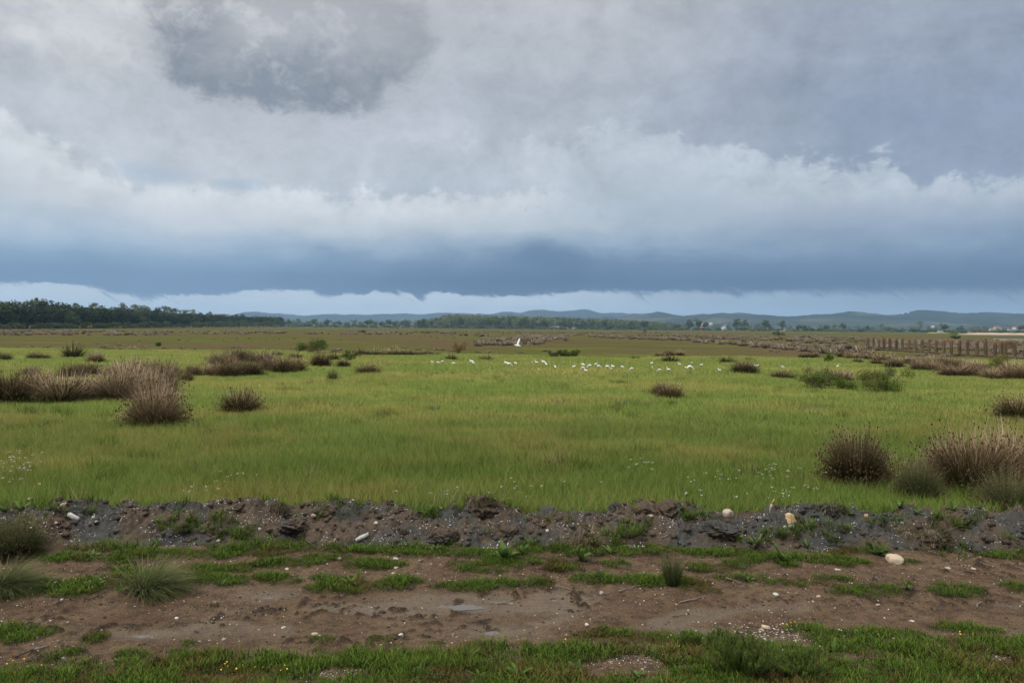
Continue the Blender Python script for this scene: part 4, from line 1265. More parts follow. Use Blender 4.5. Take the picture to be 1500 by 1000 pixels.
# the grove in the middle
GT = ([600, 640, 660, 700, 800, 900, 950, 1010], [9, 14, 19, 18.5, 17.5, 15, 12, 8])
for i in range(96):
    px = 612 + 395 * (i + random.uniform(-.5, .5)) / 95
    d = random.uniform(1120, 1300)
    h = rad(np.interp(px, *GT) * random.uniform(.70, 1.06), d) + 2.8
    tree('grove_tree', 'grove' if random.random() < .8 else 'round', atd(px, d), d, h, random.uniform(.75, 1.1), 'grey green tree in the broad grove in front of the hills', 'trees of the broad grove in front of the hills')
n = 420
pxs, ds = rng.uniform(615, 1000, n), rng.uniform(1250, 1550, n)
woodland('inner_grove', np.column_stack([(pxs - 750) / FPX * ds, ds]), (np.interp(pxs, *GT) / FPX * ds) * rng.uniform(.8, 1.02, n) + 2.8, ('grove',), 'grey green inner mass of the broad grove')
n = 900
pxs, ds = rng.uniform(395, 1600, n), rng.uniform(900, 1330, n)
woodland('far_scrub', np.column_stack([(pxs - 750) / FPX * ds, ds]), rng.uniform(1.5, 5.0, n), ('grove', 'round'), 'low dark scrub along the far edge of the plain', (1.4, 3.0))

LONE = [(1010, 17, .75, 'pair of crowns wide dark tree at the right end of the grove'), (1023, 17, .6, 'round dark tree right after the end of the grove'), (1033, 13, .6, 'slim tree beside the round dark one near the grove'),
        (1080, 17.5, .72, 'tall wide tree, left one of the close pair before the hills'), (1092, 16, .5, 'narrower tree, right one of the close pair before the hills'),
        (1112, 10, .8, 'low tree left of the broad one before the right hills'), (1121, 15.5, .8, 'broad dark tree near the middle of the right tree line'),
        (1147, 15, .62, 'compact round tree standing apart right of the broad one'), (1170, 9, .9, 'low tree left of the two medium ones before the right hills'), (1178, 8, .9, 'small tree touching the low one before the right hills'),
        (1210, 9, .8, 'medium tree before the right hills, left of its darker neighbour'), (1222, 10, .7, 'darker medium tree before the right hills'), (1235, 12, .7, 'tallest of the three medium trees before the right hills'),
        (1271, 8, .6, 'small tree just left above the post fence'), (1289, 10, .8, 'pale tree above the left end of the post fence'), (1303, 8, .8, 'small dark tree above the left posts'),
        (1348, 14, .55, 'slender pale tree behind the middle of the post fence'), (1383, 13, .75, 'dense dark tree behind the middle posts'), (1408, 9, .8, 'low tree right of the dense dark one behind the posts'),
        (1440, 10, .8, 'olive tree in front of the red roofed houses'), (1494, 10, .8, 'dark tree by the houses at the right edge')]
for px, hp, wd, lab in LONE:
    d = random.uniform(1000, 1150)
    tree('lone_tree', 'pale' if 'pale' in lab else 'round' if random.random() < .5 else 'grove', atd(px, d), d, rad(hp, d) + 2.8, wd * 1.25, lab)
for i in range(60):
    px = 1000 + 560 * (i + random.uniform(-.5, .5)) / 59
    d = random.uniform(1150, 1500)
    tree('far_tree', 'grove', atd(px, d), d, rad(random.uniform(3.5, 8.5), d) + 2.8, random.uniform(.9, 1.5), 'low distant tree along the foot of the right hills', 'low trees along the foot of the right hills')

# bushes of the plain
def bush(name, px, py, wpx, hpx, mats, label, n=700, size=0.07, stems=9, seed=0, cat='bush', fuzzy=0.0, dead=0):
    x, y = at(px, py)
    z0 = float(ground_z(np.array([x]), np.array([y]))[0])
    W, Hh = rad(wpx, y) / 2, rad(hpx, y) + (.12 if y < 70 else 0)
    g = np.random.default_rng(600 + seed)
    o = empty(name, (x, y, z0))
    tag(o, label, cat)
    bl = [(g.uniform(-.75, .75) * W, g.uniform(-.5, .5) * W, g.uniform(.25, .8) * Hh, g.uniform(.2, .38) * W, g.uniform(.2, .38) * W, g.uniform(.15, .28) * Hh) for _ in range(9)]
    bl += [(0, 0, .35 * Hh, .7 * W, .55 * W, .33 * Hh)]
    for j, m_ in enumerate(mats):
        sub = bl[j::len(mats)] if len(mats) > 1 else bl
        obj('foliage', leafy(n // len(mats), sub, size, m_, 600 + seed + 31 * j, 'foliage', .35, gap=.35), o)
    b = MB()
    for k in range(stems):
        bx_ = bl[k % len(bl)]
        tp = np.array([bx_[0], bx_[1], min(bx_[2] + bx_[5] * 1.1, Hh * 1.05)]) * g.uniform(.9, 1.15)
        b.tube([(g.normal(0, .08), g.normal(0, .08), -.05), tp * [.4, .4, .5] + g.normal(0, .05, 3), tp], [.014, .009, .004], 4)
    obj('stems', b.mesh('stems', M['stem']), o)
    if dead:
        b = MB()
        for k in range(dead):
            s0 = np.array([g.uniform(-.4, .4) * W, g.uniform(-.3, .1) * W, 0])
            tp = s0 + [g.normal(0, .25), g.normal(0, .2), Hh * g.uniform(.8, 1.3)]
            b.tube([s0, (s0 + tp) / 2 + g.normal(0, .08, 3), tp], [.016, .011, .005], 4)
            for _ in range(3):
                q0 = s0 + (tp - s0) * g.uniform(.45, .95)
                b.tube([q0, q0 + [g.normal(0, .18), g.normal(0, .15), g.uniform(.05, .28)]], [.010, .003], 3)
        obj('dead_branch', b.mesh('dead_branch', M['dead']), o)
    return o
bush('green_shrub', 457, 517, 52, 25, [M['bushgreen'], M['bushdull']], 'big rounded green shrub behind the middle left rush clump', 5200, .060, 16, 1, 'shrub')
bush('rusty_shrub', 672, 517, 26, 18, [M['bushorange']], 'orange brown leafless looking shrub in the middle distance', 1800, .05, 14, 2, 'shrub')
bush('green_bush', 832, 524, 36, 14, [M['bushgreen']], 'low bright green bush beyond the white birds', 4000, .055, 8, 3)
bush('dull_bush', 812, 524, 22, 12, [M['bushdull']], 'dull twiggy bush joined to the left of the bright green one', 2200, .05, 12, 4)
bush('low_bush', 513, 529, 26, 15, [M['bushdull'], M['bushgreen']], 'small olive bush among the dark tussocks right of the middle left clump', 600, .09, 8, 5)
bush('thicket_bush', 1203, 573, 76, 36, [M['bushgreen'], M['bushdull']], 'left half of the green thicket, with bare grey branches sticking out', 8000, .032, 14, 6, 'bush', dead=7)
bush('thicket_bush', 1298, 579, 88, 40, [M['bushdull'], M['bushgreen']], 'right half of the green thicket, loose and feathery', 9500, .030, 18, 7, 'bush', dead=3)
bush('thicket_bush', 1250, 575, 62, 24, [M['bushdull'], M['bushgreen']], 'lower bush in the middle of the green thicket', 4200, .032, 6, 8)
bush('leafy_bush', 1213, 531, 22, 14, [M['bushgreen']], 'small leafy bush behind the thicket', 450, .10, 6, 9)
bush('leafy_bush', 1466, 545, 46, 30, [M['bushgreen'], M['bushorange']], 'yellowish green bush with rusty tips in front of the nearest posts', 4800, .04, 12, 10)
bush('leafy_bush', 1330, 536, 14, 12, [M['bushdull']], 'slim pale bush in the rush band before the fence', 260, .08, 6, 11)
for i, (px, py, wp, hp, lab) in enumerate(((1140, 492, 22, 7, 'low dark green bush on the plain before the right tree line'), (1396, 492, 18, 10, 'dark green bush behind the middle of the fence, before the yellow field'),
                                      (1400, 497, 14, 7, 'bright green bush just below the dark green one behind the fence'), (1092, 503, 12, 5, 'small dark bush in the diagonal rush band'),
                                      (1178, 497, 24, 5, 'flat olive bush on the plain near the right rushes'), (945, 487, 8, 6, 'small dark bush near the right end of the grove'), (533, 487, 8, 4, 'tiny dark bush before the thin tree line'),
                                      (232, 507, 8, 5, 'tiny lone bush on the brown marsh at left'))):
    bush('plain_bush', px, py, wp, hp, [M['bushgreen']] if i % 2 else [M['broad']], lab, 420, .30 if py < 500 else .2, 5, 20 + i)

# ------------------------------------------------------------------ the row of concrete posts on the right
def post_mat():
    m, q = mat('weathered_concrete')
    p = wpos(q)
    a = q.noise(q.vec(q.mul(q.node('ShaderNodeSeparateXYZ', {0: p}).outputs[0], 3.0), q.mul(q.node('ShaderNodeSeparateXYZ', {0: p}).outputs[1], 3.0), q.mul(q.node('ShaderNodeSeparateXYZ', {0: p}).outputs[2], .7)), 1.6, 5, .65)
    ran = q.node('ShaderNodeObjectInfo').outputs['Random']
    c = q.mix(q.ss(a, .38, .62), (0.085, 0.057, 0.031), (0.150, 0.106, 0.062))
    k = q.add(.78, q.mul(ran, .44))
    c = q.mix(1.0, c, q.vec(k, k, k), 'MULTIPLY')
    return finish(m, q, c, .9, a, .02)
M['post'] = post_mat()
M['lichen'] = simple('orange_lichen', (0.22, 0.105, 0.020), 0.9, 0.5, 14, 0.01)
M['beam'] = simple('dark_foot_beam', (0.085, 0.062, 0.048), 0.9, 0.35, 5, 0.01)

def post_mesh(seed, w_, h_):
    g = np.random.default_rng(seed)
    b = MB()
    V, n = [], 6
    for k in range(n):
        z = -0.2 + (h_ + .2) * k / (n - 1)
        e = w_ / 2 * (1 - .06 * k / n) + g.normal(0, .008)
        c_ = .045
        for sx, sy in ((-1, -1), (1, -1), (1, 1), (-1, 1)):
            ox, oy = g.normal(0, .008, 2)
            if sx * sy > 0:
                V += [(sx * (e - c_) + ox, sy * e + oy, z), (sx * e + ox, sy * (e - c_) + oy, z)][:: 1 if sx * sy > 0 else -1][::-1] if False else [(sx * e + ox, sy * (e - c_) + oy, z), (sx * (e - c_) + ox, sy * e + oy, z)]
            else:
                V += [(sx * (e - c_) + ox, sy * e + oy, z), (sx * e + ox, sy * (e - c_) + oy, z)]
    V = np.array(V)
    # order each ring by angle
    for k in range(n):
        r_ = V[k * 8:(k + 1) * 8]
        V[k * 8:(k + 1) * 8] = r_[np.argsort(np.arctan2(r_[:, 1], r_[:, 0]))]
    Q = [[k * 8 + j, k * 8 + (j + 1) % 8, (k + 1) * 8 + (j + 1) % 8, (k + 1) * 8 + j] for k in range(n - 1) for j in range(8)]
    top = np.array([[0, 0, h_ + .03]])
    V = np.vstack([V, top])
    Tr = [((n - 1) * 8 + j, (n - 1) * 8 + (j + 1) % 8, n * 8) for j in range(8)]
    b.put(V, Q, Tr)
    return b.mesh('post', M['post'])
def cap_mesh(seed, w_):
    g = np.random.default_rng(seed)
    b = MB(); k = 10; V = []
    for z, f in ((-.16, 1.0), (-.05, 1.03), (.035, 1.02), (.07, .7)):
        a = np.linspace(0, 2 * np.pi, k, endpoint=False) + .3
        e = w_ / 2 * f / np.maximum(np.abs(np.cos(a)), np.abs(np.sin(a))) * .985
        V.append(np.column_stack([e * np.cos(a), e * np.sin(a), z + g.normal(0, .035 if z < 0 else .01, k)]))
    V = np.vstack(V + [[[0, 0, .085]]])
    Q = [[i * k + j, i * k + (j + 1) % k, (i + 1) * k + (j + 1) % k, (i + 1) * k + j] for i in range(3) for j in range(k)]
    b.put(V, Q, [(3 * k + j, 3 * k + (j + 1) % k, 4 * k) for j in range(k)])
    return b.mesh('lichen_cap', M['lichen'], True)
PM = [post_mesh(700 + i, .31, 1.76) for i in range(5)]
CM = [cap_mesh(710 + i, .31) for i in range(4)]
FX = 51.4
fence = empty('post_fence', (FX, 98, 0))
tag(fence, 'long row of stout concrete posts, several capped with orange lichen, on a dark foot beam', 'fence')
LICH = {0, 1, 3, 4, 7, 12, 13, 16, 18, 19, 21, 23}
for k in range(27):
    y = 115.0 - 1.68 * k
    p = obj('post', PM[k % 5], fence, (random.uniform(-.05, .05), y - 98 + random.uniform(-.06, .06), random.uniform(-.06, .06)), (random.uniform(-.015, .015), random.uniform(-.015, .015), random.uniform(-.06, .06) + (k % 4) * math.pi / 2))
    if k in LICH:
        obj('lichen_cap', CM[k % 4], p, (0, 0, 1.74), (0, 0, 0))
fb = MB()
for k in range(26):
    y0, y1 = 115.0 - 1.68 * k, 115.0 - 1.68 * (k + 1)
    fb.box((-.11, y1 + .2 - 98, .02), (.11, y0 - .2 - 98, .20 + random.uniform(-.03, .03)))
o = obj('foot_beam', fb.mesh('foot_beam', M['beam']), fence)
for i, (px, py, wp, hp, lab) in enumerate(((1458, 513.5, 4.2, 16, 'slim separate post standing behind the row between two lichen capped posts'), (1479, 514.5, 7.5, 15.5, 'wide separate post with orange lichen behind the right end of the row'),
                                      (1466, 519, 5.2, 20, 'separate post with lichen standing just behind the row near the rusty tipped bush'))):
    x, y = at(px, py)
    o = empty('concrete_post', (x, y, 0), .2 * i, (rad(wp, y) / .34, rad(wp, y) / .34, rad(hp, y) / 1.76))
    tag(o, lab, 'post')
    obj('post', PM[i], o).name = 'shaft'
    if i: obj('lichen_cap', CM[i], o, (0, 0, 1.74))

# ------------------------------------------------------------------ birds
def spine_body(P, Rr, m, name='body', k=8, squash=0.85):
    P = np.array(P, float); n = len(P)
    D = np.gradient(P, axis=0); D /= np.linalg.norm(D, axis=1)[:, None]
    side = np.tile([1.0, 0, 0], (n, 1))
    up = np.cross(side, D)
    th = np.arange(k) / k * 2 * np.pi
    Rr = np.array(Rr)
    V = (P[:, None] + Rr[:, None, None] * (squash * np.cos(th)[None, :, None] * side[:, None] + np.sin(th)[None, :, None] * up[:, None])).reshape(-1, 3)
    Q = [[i * k + j, i * k + (j + 1) % k, (i + 1) * k + (j + 1) % k, (i + 1) * k + j] for i in range(n - 1) for j in range(k)]
    V = np.vstack([V, P[0], P[-1]])
    Tr = [(n * k, (j + 1) % k, j) for j in range(k)] + [(n * k + 1, (n - 1) * k + j, (n - 1) * k + (j + 1) % k) for j in range(k)]
    return mesh(name, V, Q, Tr, m, smooth=True)
def cone(a, b_, r0, m, name, k=5):
    return MB().tube([a, (np.array(a) + np.array(b_)) / 2, b_], [r0, r0 * .7, r0 * .12], k).mesh(name, m, True)
def wing_mesh(side):
    """folded wing lying along the flank"""
    b = MB()
    ys = np.linspace(-.24, .12, 7)
    V = []
    for i, y in enumerate(ys):
        hh = .085 * math.sin(math.pi * (0.12 + .80 * i / 6)) + .012
        zc = .385 + .055 * (i / 6) - .02 * (1 - i / 6)
        xo = side * (.058 + .022 * math.sin(math.pi * i / 6))
        V += [(xo - side * .012, y, zc + hh), (xo + side * .010, y, zc), (xo - side * .004, y, zc - hh * .8), (xo - side * .02, y, zc)]
    Q = [[i * 4 + j, i * 4 + (j + 1) % 4, (i + 1) * 4 + (j + 1) % 4, (i + 1) * 4 + j] for i in range(6) for j in range(4)]
    b.put(V, Q + [[0, 1, 2, 3], [24, 25, 26, 27]])
    return b.mesh('wing', M['white'], True)
WINGS = [wing_mesh(-1), wing_mesh(1)]
BODY = {
    'tall': ([(0, -.27, .30), (0, -.20, .325), (0, -.08, .365), (0, .06, .415), (0, .14, .455), (0, .165, .51), (0, .15, .58), (0, .155, .65), (0, .185, .695), (0, .23, .70), (0, .26, .695)],
             [.015, .045, .088, .092, .062, .040, .030, .027, .036, .034, .014], (0, .255, .695), (0, .345, .680)),
    'hunched': ([(0, -.27, .30), (0, -.20, .325), (0, -.08, .365), (0, .06, .405), (0, .13, .44), (0, .14, .49), (0, .165, .535), (0, .205, .545), (0, .235, .54)],
                [.015, .045, .090, .096, .078, .056, .046, .038, .014], (0, .23, .54), (0, .325, .515)),
    'feeding': ([(0, -.27, .37), (0, -.20, .38), (0, -.08, .395), (0, .06, .395), (0, .15, .375), (0, .22, .33), (0, .275, .265), (0, .31, .205), (0, .335, .165), (0, .35, .140)],
                [.015, .045, .088, .092, .060, .038, .030, .034, .032, .013], (0, .348, .145), (0, .385, .055)),
}
BM = {k: (spine_body(v[0], v[1], M['white']), cone(v[2], v[3], .013, M['beak'], 'bill')) for k, v in BODY.items()}
def leg_mesh(s):
    return MB().tube([(s * .035, 0, .36), (s * .037, -.015, .20), (s * .036, .0, .02)], [.010, .0075, .006], 5).tube([(s * .036, -.035, .008), (s * .036, .07, .008)], [.006, .004], 4).mesh('leg', M['legs'])
LEGM = [leg_mesh(-1), leg_mesh(1)]
BIRDS = [  # base pixel column and row, height in pixels, pose, facing (degrees; 0 = away, 90 = to the left, -90 = to the right)
    (633.3, 534, 5, 'hunched', 95), (642, 535, 5, 'feeding', -70), (647.7, 533.5, 4, 'hunched', -80), (664, 536, 4, 'feeding', 80), (690.5, 534.5, 7, 'hunched', 75), (693.5, 536, 5, 'feeding', -85),
    (741.3, 536.5, 7, 'hunched', 70), (746.2, 538.5, 7, 'feeding', -75), (755, 535, 4, 'hunched', 60), (779.5, 534.8, 6, 'tall', 150), (785.6, 534.5, 8, 'tall', 85), (796, 534.5, 7, 'hunched', 80), (799.7, 537, 6, 'hunched', 30),
    (789, 546.5, 8, 'tall', 170), (813, 541, 7, 'tall', 20), (840.8, 541, 5, 'hunched', -60), (853.9, 538.6, 6, 'hunched', 70), (853.6, 542.3, 4, 'feeding', 100), (857.9, 547.2, 9, 'tall', 80), (863.5, 540, 6, 'feeding', 95),
    (872.8, 536.4, 4, 'feeding', 85), (877.3, 541.5, 6, 'feeding', -85), (890, 543, 7, 'feeding', -80), (897.3, 541.3, 6, 'hunched', 60), (896.1, 545, 6, 'tall', 190), (911.7, 542.2, 6, 'hunched', 85), (925, 544.2, 4, 'feeding', 90),
    (954.7, 534.8, 5, 'hunched', -60), (955.6, 544, 9, 'tall', 160), (965.6, 546.3, 3, 'feeding', 80), (979, 546.5, 9, 'tall', 82), (995, 537.2, 8, 'tall', 95), (1005, 542.5, 5, 'hunched', 100), (1011, 544.5, 9, 'feeding', -85),
    (1013.7, 535.2, 6, 'tall', 175), (1027.6, 537.3, 4, 'hunched', -90), (1053.5, 546, 7, 'tall', 75), (1106, 539, 7, 'tall', 60), (1109.5, 539.5, 6, 'hunched', -70), (1146.5, 541, 5, 'hunched', 90), (1227, 540, 6, 'tall', -60)]
PW = {'tall': 'neck stretched up', 'hunched': 'neck drawn in', 'feeding': 'head down feeding'}
def facing(a):
    a = (a + 180) % 360 - 180
    return 'facing left' if 40 < a < 140 else 'facing right' if -140 < a < -40 else 'seen from behind' if abs(a) <= 40 else 'facing the viewer'
for i, (px, py, hp, pose, fc) in enumerate(sorted(BIRDS)):
    x, y = at(px, py + 1.2)
    s = np.clip(rad(hp, y) / {'tall': .60, 'hunched': .44, 'feeding': .40}[pose] * .80, .45, .95)
    o = empty('white_egret', (x, y, float(ground_z(np.array([x]), np.array([y]))[0]) + .06), R(fc), (s, s, s))
    tag(o, 'white egret, %s, %s, %s from the left in the flock' % (PW[pose], facing(fc), ORD[i]), 'egret', 'white egrets feeding in the meadow')
    bd, bl_ = BM[pose]
    obj('body', bd, o); obj('bill', bl_, o)
    for wm_ in WINGS: obj('wing', wm_, o, (0, 0, .03 if pose == 'feeding' else 0))
    for lm in LEGM: obj('leg', lm, o)

# the flying egret
d = 84.0
fx_, _, fw = ray(758, 506)
fo = empty('white_egret', (fx_ * d, d, CAM_H + fw * d), R(78))
fo.rotation_euler = (R(4), R(20), R(84))
tag(fo, 'white egret flying low over the marsh with both wings raised', 'egret')
obj('body', spine_body([(0, -.42, -.02), (0, -.30, 0), (0, -.15, .0), (0, .02, .0), (0, .16, .02), (0, .22, .065), (0, .27, .06), (0, .32, .045), (0, .35, .04)], [.012, .045, .085, .10, .075, .055, .045, .04, .015], M['white']), fo)
obj('bill', cone((0, .345, .04), (0, .45, .02), .013, M['beak'], 'bill'), fo)
for s in (-1, 1):
    obj('leg', MB().tube([(s * .025, -.30, -.02), (s * .025, -.52, -.03), (s * .03, -.62, -.03)], [.010, .008, .006], 5).mesh('leg', M['legs']), fo)
    b = MB()
    st_ = [(0.05, 0.03, .10, -.11), (0.07, 0.22, .07, -.13), (0.09, 0.44, .02, -.16), (0.10, 0.64, -.05, -.18), (.10, .78, -.13, -.17)]     # out, up, leading edge y, trailing edge y
    V = []
    for ou, u_, ly, ty_ in st_:
        for yy in np.linspace(ly, ty_, 4):
            arch = .02 * math.sin(math.pi * (ly - yy) / max(ly - ty_, .01))
            V += [(s * (ou + arch), yy, u_), (s * (ou + arch - .012), yy, u_ + .004)]
    Q = []
    for i in range(len(st_) - 1):
        for j in range(3):
            a0, a1 = i * 8 + j * 2, (i + 1) * 8 + j * 2
            Q += [[a0, a0 + 2, a1 + 2, a1], [a0 + 1, a1 + 1, a1 + 3, a0 + 3]]
        Q += [[i * 8, (i + 1) * 8, (i + 1) * 8 + 1, i * 8 + 1], [i * 8 + 6, i * 8 + 7, (i + 1) * 8 + 7, (i + 1) * 8 + 6]]
    Q += [[32, 34, 35, 33], [34, 36, 37, 35], [36, 38, 39, 37]]
    b.put(V, Q)
    obj('wing', b.mesh('wing', M['white'], True), fo)

# dark bird on a post
yk = 115 - 1.68 * 17
pb = empty('dark_bird', (FX, yk, 1.74), R(100), (.62, .62, .62))
tag(pb, 'small dark bird perched on top of a post in the row', 'bird')
obj('body', spine_body([(0, -.30, .02), (0, -.20, .08), (0, -.08, .15), (0, .05, .22), (0, .12, .30), (0, .15, .36), (0, .20, .38)], [.02, .05, .10, .11, .075, .06, .02], M['darkbird']), pb)
obj('bill', cone((0, .19, .38), (0, .27, .365), .016, M['darkbird'], 'bill'), pb)
for s in (-1, 1):
    obj('leg', MB().tube([(s * .03, .0, .12), (s * .03, .01, .0)], [.010, .008], 4).mesh('leg', M['legs']), pb)

# brown stump with a leaning branch at the far end of the posts
x, y = at(1241, 514.5)
so = empty('driftwood_stump', (x, y, 0), .2)
tag(so, 'brown weathered stump with a leaning branch at the far end of the post row', 'stump')
g = np.random.default_rng(5)
obj('log', MB().tube([(-.55, 0, .5), (-.2, .1, .62), (.2, .05, .66), (.6, 0, .5)], [.26, .34, .33, .22], 9).mesh('log', M['beam']), so)
obj('base', MB().tube([(-.35, 0, -.1), (-.3, 0, .3)], [.22, .2], 8).tube([(.35, .05, -.1), (.3, .05, .35)], [.22, .2], 8).mesh('base', M['dead']), so)
obj('branch', MB().tube([(.75, 0, -.1), (1.0, 0, .5), (1.25, .05, 1.15)], [.06, .05, .03], 6).mesh('branch', M['beam']), so)

# ------------------------------------------------------------------ stones, sticks and clods in front
def stone_mesh(name, seed, m, sub=3, rough=.22):
    import bmesh
    g = np.random.default_rng(seed)
    bm = bmesh.new()
    bmesh.ops.create_icosphere(bm, subdivisions=sub, radius=1.0)
    V = np.array([v.co[:] for v in bm.verts]); F = [[v.index for v in f.verts] for f in bm.faces]
    bm.free()
    for _ in range(7):                                   # a few broken facets
        nrm = g.normal(size=3); nrm /= np.linalg.norm(nrm); dd = g.uniform(.62, .9)
        k = V @ nrm - dd
        V = V - np.clip(k, 0, None)[:, None] * nrm * .85
    o1 = g.uniform(0, 50)
    V *= (1 + rough * fbm(V[:, 0] * 1.4 + o1, V[:, 1] * 1.4 + V[:, 2] * 1.1, 4) + .05 * fbm(V[:, 2] * 4 + o1, V[:, 0] * 4 + V[:, 1] * 2, 3))[:, None]
    return mesh(name, V, tris=F, mat=m, smooth=True)
def stone_mat(name, c, spots=(0.2, 0.16, 0.12)):
    m, q = mat(name)
    p = wpos(q)
    a, b = q.noise(p, 18, 6, .65), q.noise(p, 70, 4, .6)
    cc = q.mix(q.ss(a, .48, .70), (*c, 1), (*spots, 1))
    k = q.add(.75, q.mul(b, .5))
    cc = q.mix(1.0, cc, q.vec(k, k, k), 'MULTIPLY')
    return finish(m, q, cc, .8, q.add(a, q.mul(b, .5)), .02)
SM = {'cream': stone_mat('cream_stone', (.46, .36, .26), (.25, .18, .12)), 'tan': stone_mat('tan_stone', (.52, .36, .19), (.26, .17, .09)), 'pink': stone_mat('pinkish_stone', (.44, .34, .28), (.26, .2, .17)),
      'white': stone_mat('white_stone', (.50, .47, .42), (.28, .24, .19)), 'grey': stone_mat('grey_stone', (.34, .35, .36), (.2, .2, .2)), 'dark': stone_mat('dark_stone', (.09, .10, .125), (.06, .06, .07)),
      'brown': stone_mat('brown_stone', (.27, .20, .15), (.16, .12, .09))}
STN = [
    (1313, 824, 26, 15, 'cream', 'large cream boulder lying on the far edge of the track'), (1158, 764, 22, 17, 'tan', 'yellowish tan angular stone on top of the bank'), (1067, 757, 16, 13, 'pink', 'rounded pinkish stone on the bank left of the orange tipped stick'),
    (1161, 774, 12, 8, 'grey', 'pale grey stone under the yellowish tan one'), (1150, 774, 6, 5, 'white', 'small white pebble left of the pale grey stone on the bank'), (93, 743, 12, 8, 'cream', 'cream stone on the bank crest at far left'),
    (136, 759, 8, 6, 'white', 'white stone on the dark clay right of the white cylinder'), (82, 770, 8, 6, 'cream', 'small cream stone low on the bank at far left'), (459, 757, 9, 6, 'cream', 'pale stone on the bank slope left of the bluish stone'),
    (517, 735, 7, 6, 'white', 'white stone on the very crest of the bank'), (551, 768, 10, 6, 'white', 'white stone in the middle of the bank'), (574, 762, 11, 5, 'dark', 'dark bluish stone lying on the bank'), (497, 820, 11, 6, 'brown', 'brown stone in the turf at the foot of the bank'),
    (579, 820, 11, 5, 'white', 'white shell like stone in the turf strip'), (580, 833, 8, 5, 'white', 'white stone on the track below the shell like one'), (576, 841, 8, 4, 'cream', 'small pale stone, lowest of three in a column on the track'),
    (420, 835, 8, 5, 'cream', 'cream stone beside the turf at left of the track'), (953, 758, 12, 4, 'pink', 'flat pink stone on the bank'), (802, 779, 8, 6, 'white', 'white stone on the bank left of the dry grass clump'), (1007, 833, 9, 4, 'white', 'white flat stone right of the wispy grass tuft'),
    (881, 870, 8, 6, 'grey', 'pale grey stone on churned mud in the track'), (1137, 872, 12, 5, 'white', 'white flat stone on the middle of the track'), (1200, 875, 9, 4, 'cream', 'cream flat stone on the track right of the white one'), (1287, 887, 8, 4, 'cream', 'cream pebble alone on the track'),
    (1337, 911, 9, 4, 'white', 'white pebble just above the nearest turf at right'), (1122, 920, 14, 5, 'cream', 'largest cream shell piece in the gravel patch'), (1376, 947, 8, 5, 'white', 'upper white stone in the near turf at right'), (1383, 953, 11, 5, 'white', 'lower white stone in the near turf at right'),
    (258, 907, 8, 4, 'white', 'white shell piece on the left of the track'), (90, 879, 6, 4, 'white', 'white pebble below the leaning tuft at left'), (327, 938, 7, 5, 'grey', 'round pale pebble among small shells at left'), (860, 916, 10, 4, 'white', 'white shell on the track above the near turf'),
    (415, 920, 9, 4, 'white', 'white shell flake on the muddy track left of the middle'), (402, 931, 7, 4, 'cream', 'tan shell flake under the white one on the track'), (92, 966, 7, 5, 'grey', 'bluish grey pebble beside the near turf at left'), (1228, 835, 10, 3, 'white', 'flat white shell left above the turf strip on the track'),
    (1389, 833, 11, 3, 'cream', 'flat tan shell on the gravelly part of the track'), (1427, 834, 10, 3, 'white', 'flat white shell beside the dark twig on the track'), (461, 984, 8, 4, 'white', 'white pebble on bare soil at the bottom edge'), (460, 930, 12, 4, 'cream', 'flat cream shell half buried in the mud'),
    (587, 931, 9, 4, 'white', 'thin white shell above the small turf spot'), (1104, 849, 9, 4, 'brown', 'brown pebble on the second rut at right'), (1270, 758, 9, 6, 'tan', 'orange tinted stone at the back of the bank near the dock leaves'), (380, 776, 8, 6, 'white', 'white stone low on the bank right of the weeds'),
    (319, 793, 10, 4, 'grey', 'flat grey stone at the foot of the bank')]
SMS = {k: [stone_mesh('stone', 800 + 7 * i + len(k), m_, 3 if k in ('cream', 'tan', 'pink') else 2) for i in range(3)] for k, m_ in SM.items()}
for i, (px, py, wp, hp, kd, lab) in enumerate(STN):
    x, y, z = on(px, py)
    W, Hh = rad(wp, y) / 2 * (1 if wp > 12 else .82), rad(hp, y) / 2 * (1 if wp > 12 else .85)
    o = obj('stone', SMS[kd][i % 3], None, (x, y + W * .5, z + Hh * .28), (0, 0, random.uniform(0, 6.28)), (W * 1.06, W * random.uniform(.75, 1.0), Hh * 1.25))
    tag(o, lab, 'stone')
x, y, z = on(106, 762)
o = obj('white_cylinder', MB().tube([(-.075, 0, .018), (-.06, 0, .02), (.06, 0, .02), (.075, 0, .018)], [.022, .034, .034, .026], 12).mesh('white_cylinder', SM['white'], True), None, (x, y, z + .03), (R(8), R(32), R(10)))
tag(o, 'short white cylindrical piece lying on the clay bank at far left', 'debris')
x, y, z = on(531, 792)
o = obj('wood_piece', MB().tube([(-.085, 0, 0), (-.02, .01, .012), (.085, .015, .03)], [.022, .030, .024], 6).mesh('wood_piece', SM['white']), None, (x, y, z + .03), (0, R(-12), R(20)))
tag(o, 'whitish broken piece of wood at the foot of the bank', 'wood')

def twig(p0, p1, r_, label, m=None, fork=True, lift=.015):
    A, B = np.array(on(*p0)), np.array(on(*p1))
    A[2] += lift; B[2] += lift
    g = np.random.default_rng(int(p0[0]))
    Lg = np.linalg.norm(B - A)
    P = np.linspace(A, B, 6); P[1:5] += g.normal(0, .04 * Lg, (4, 3)) * [1, 1, .25]
    P[:, 2] = np.maximum(P[:, 2], surf(P[:, 0], P[:, 1]) + r_ * .6)
    c = P.mean(0)
    b = MB().tube(P - c, np.linspace(r_, r_ * .5, 6), 6)
    if fork:
        b.tube([P[2] - c, P[2] - c + g.normal(0, .25 * Lg, 3) * [1, .6, .2] + [0, 0, .02]], [r_ * .6, r_ * .25], 5)
    o = obj('twig', b.mesh('twig', m or M['dead']), None, c)
    tag(o, label, 'twig')
M['darktwig'] = simple('wet_twig_bark', (0.075, 0.055, 0.042), 0.8, 0.3, 20)
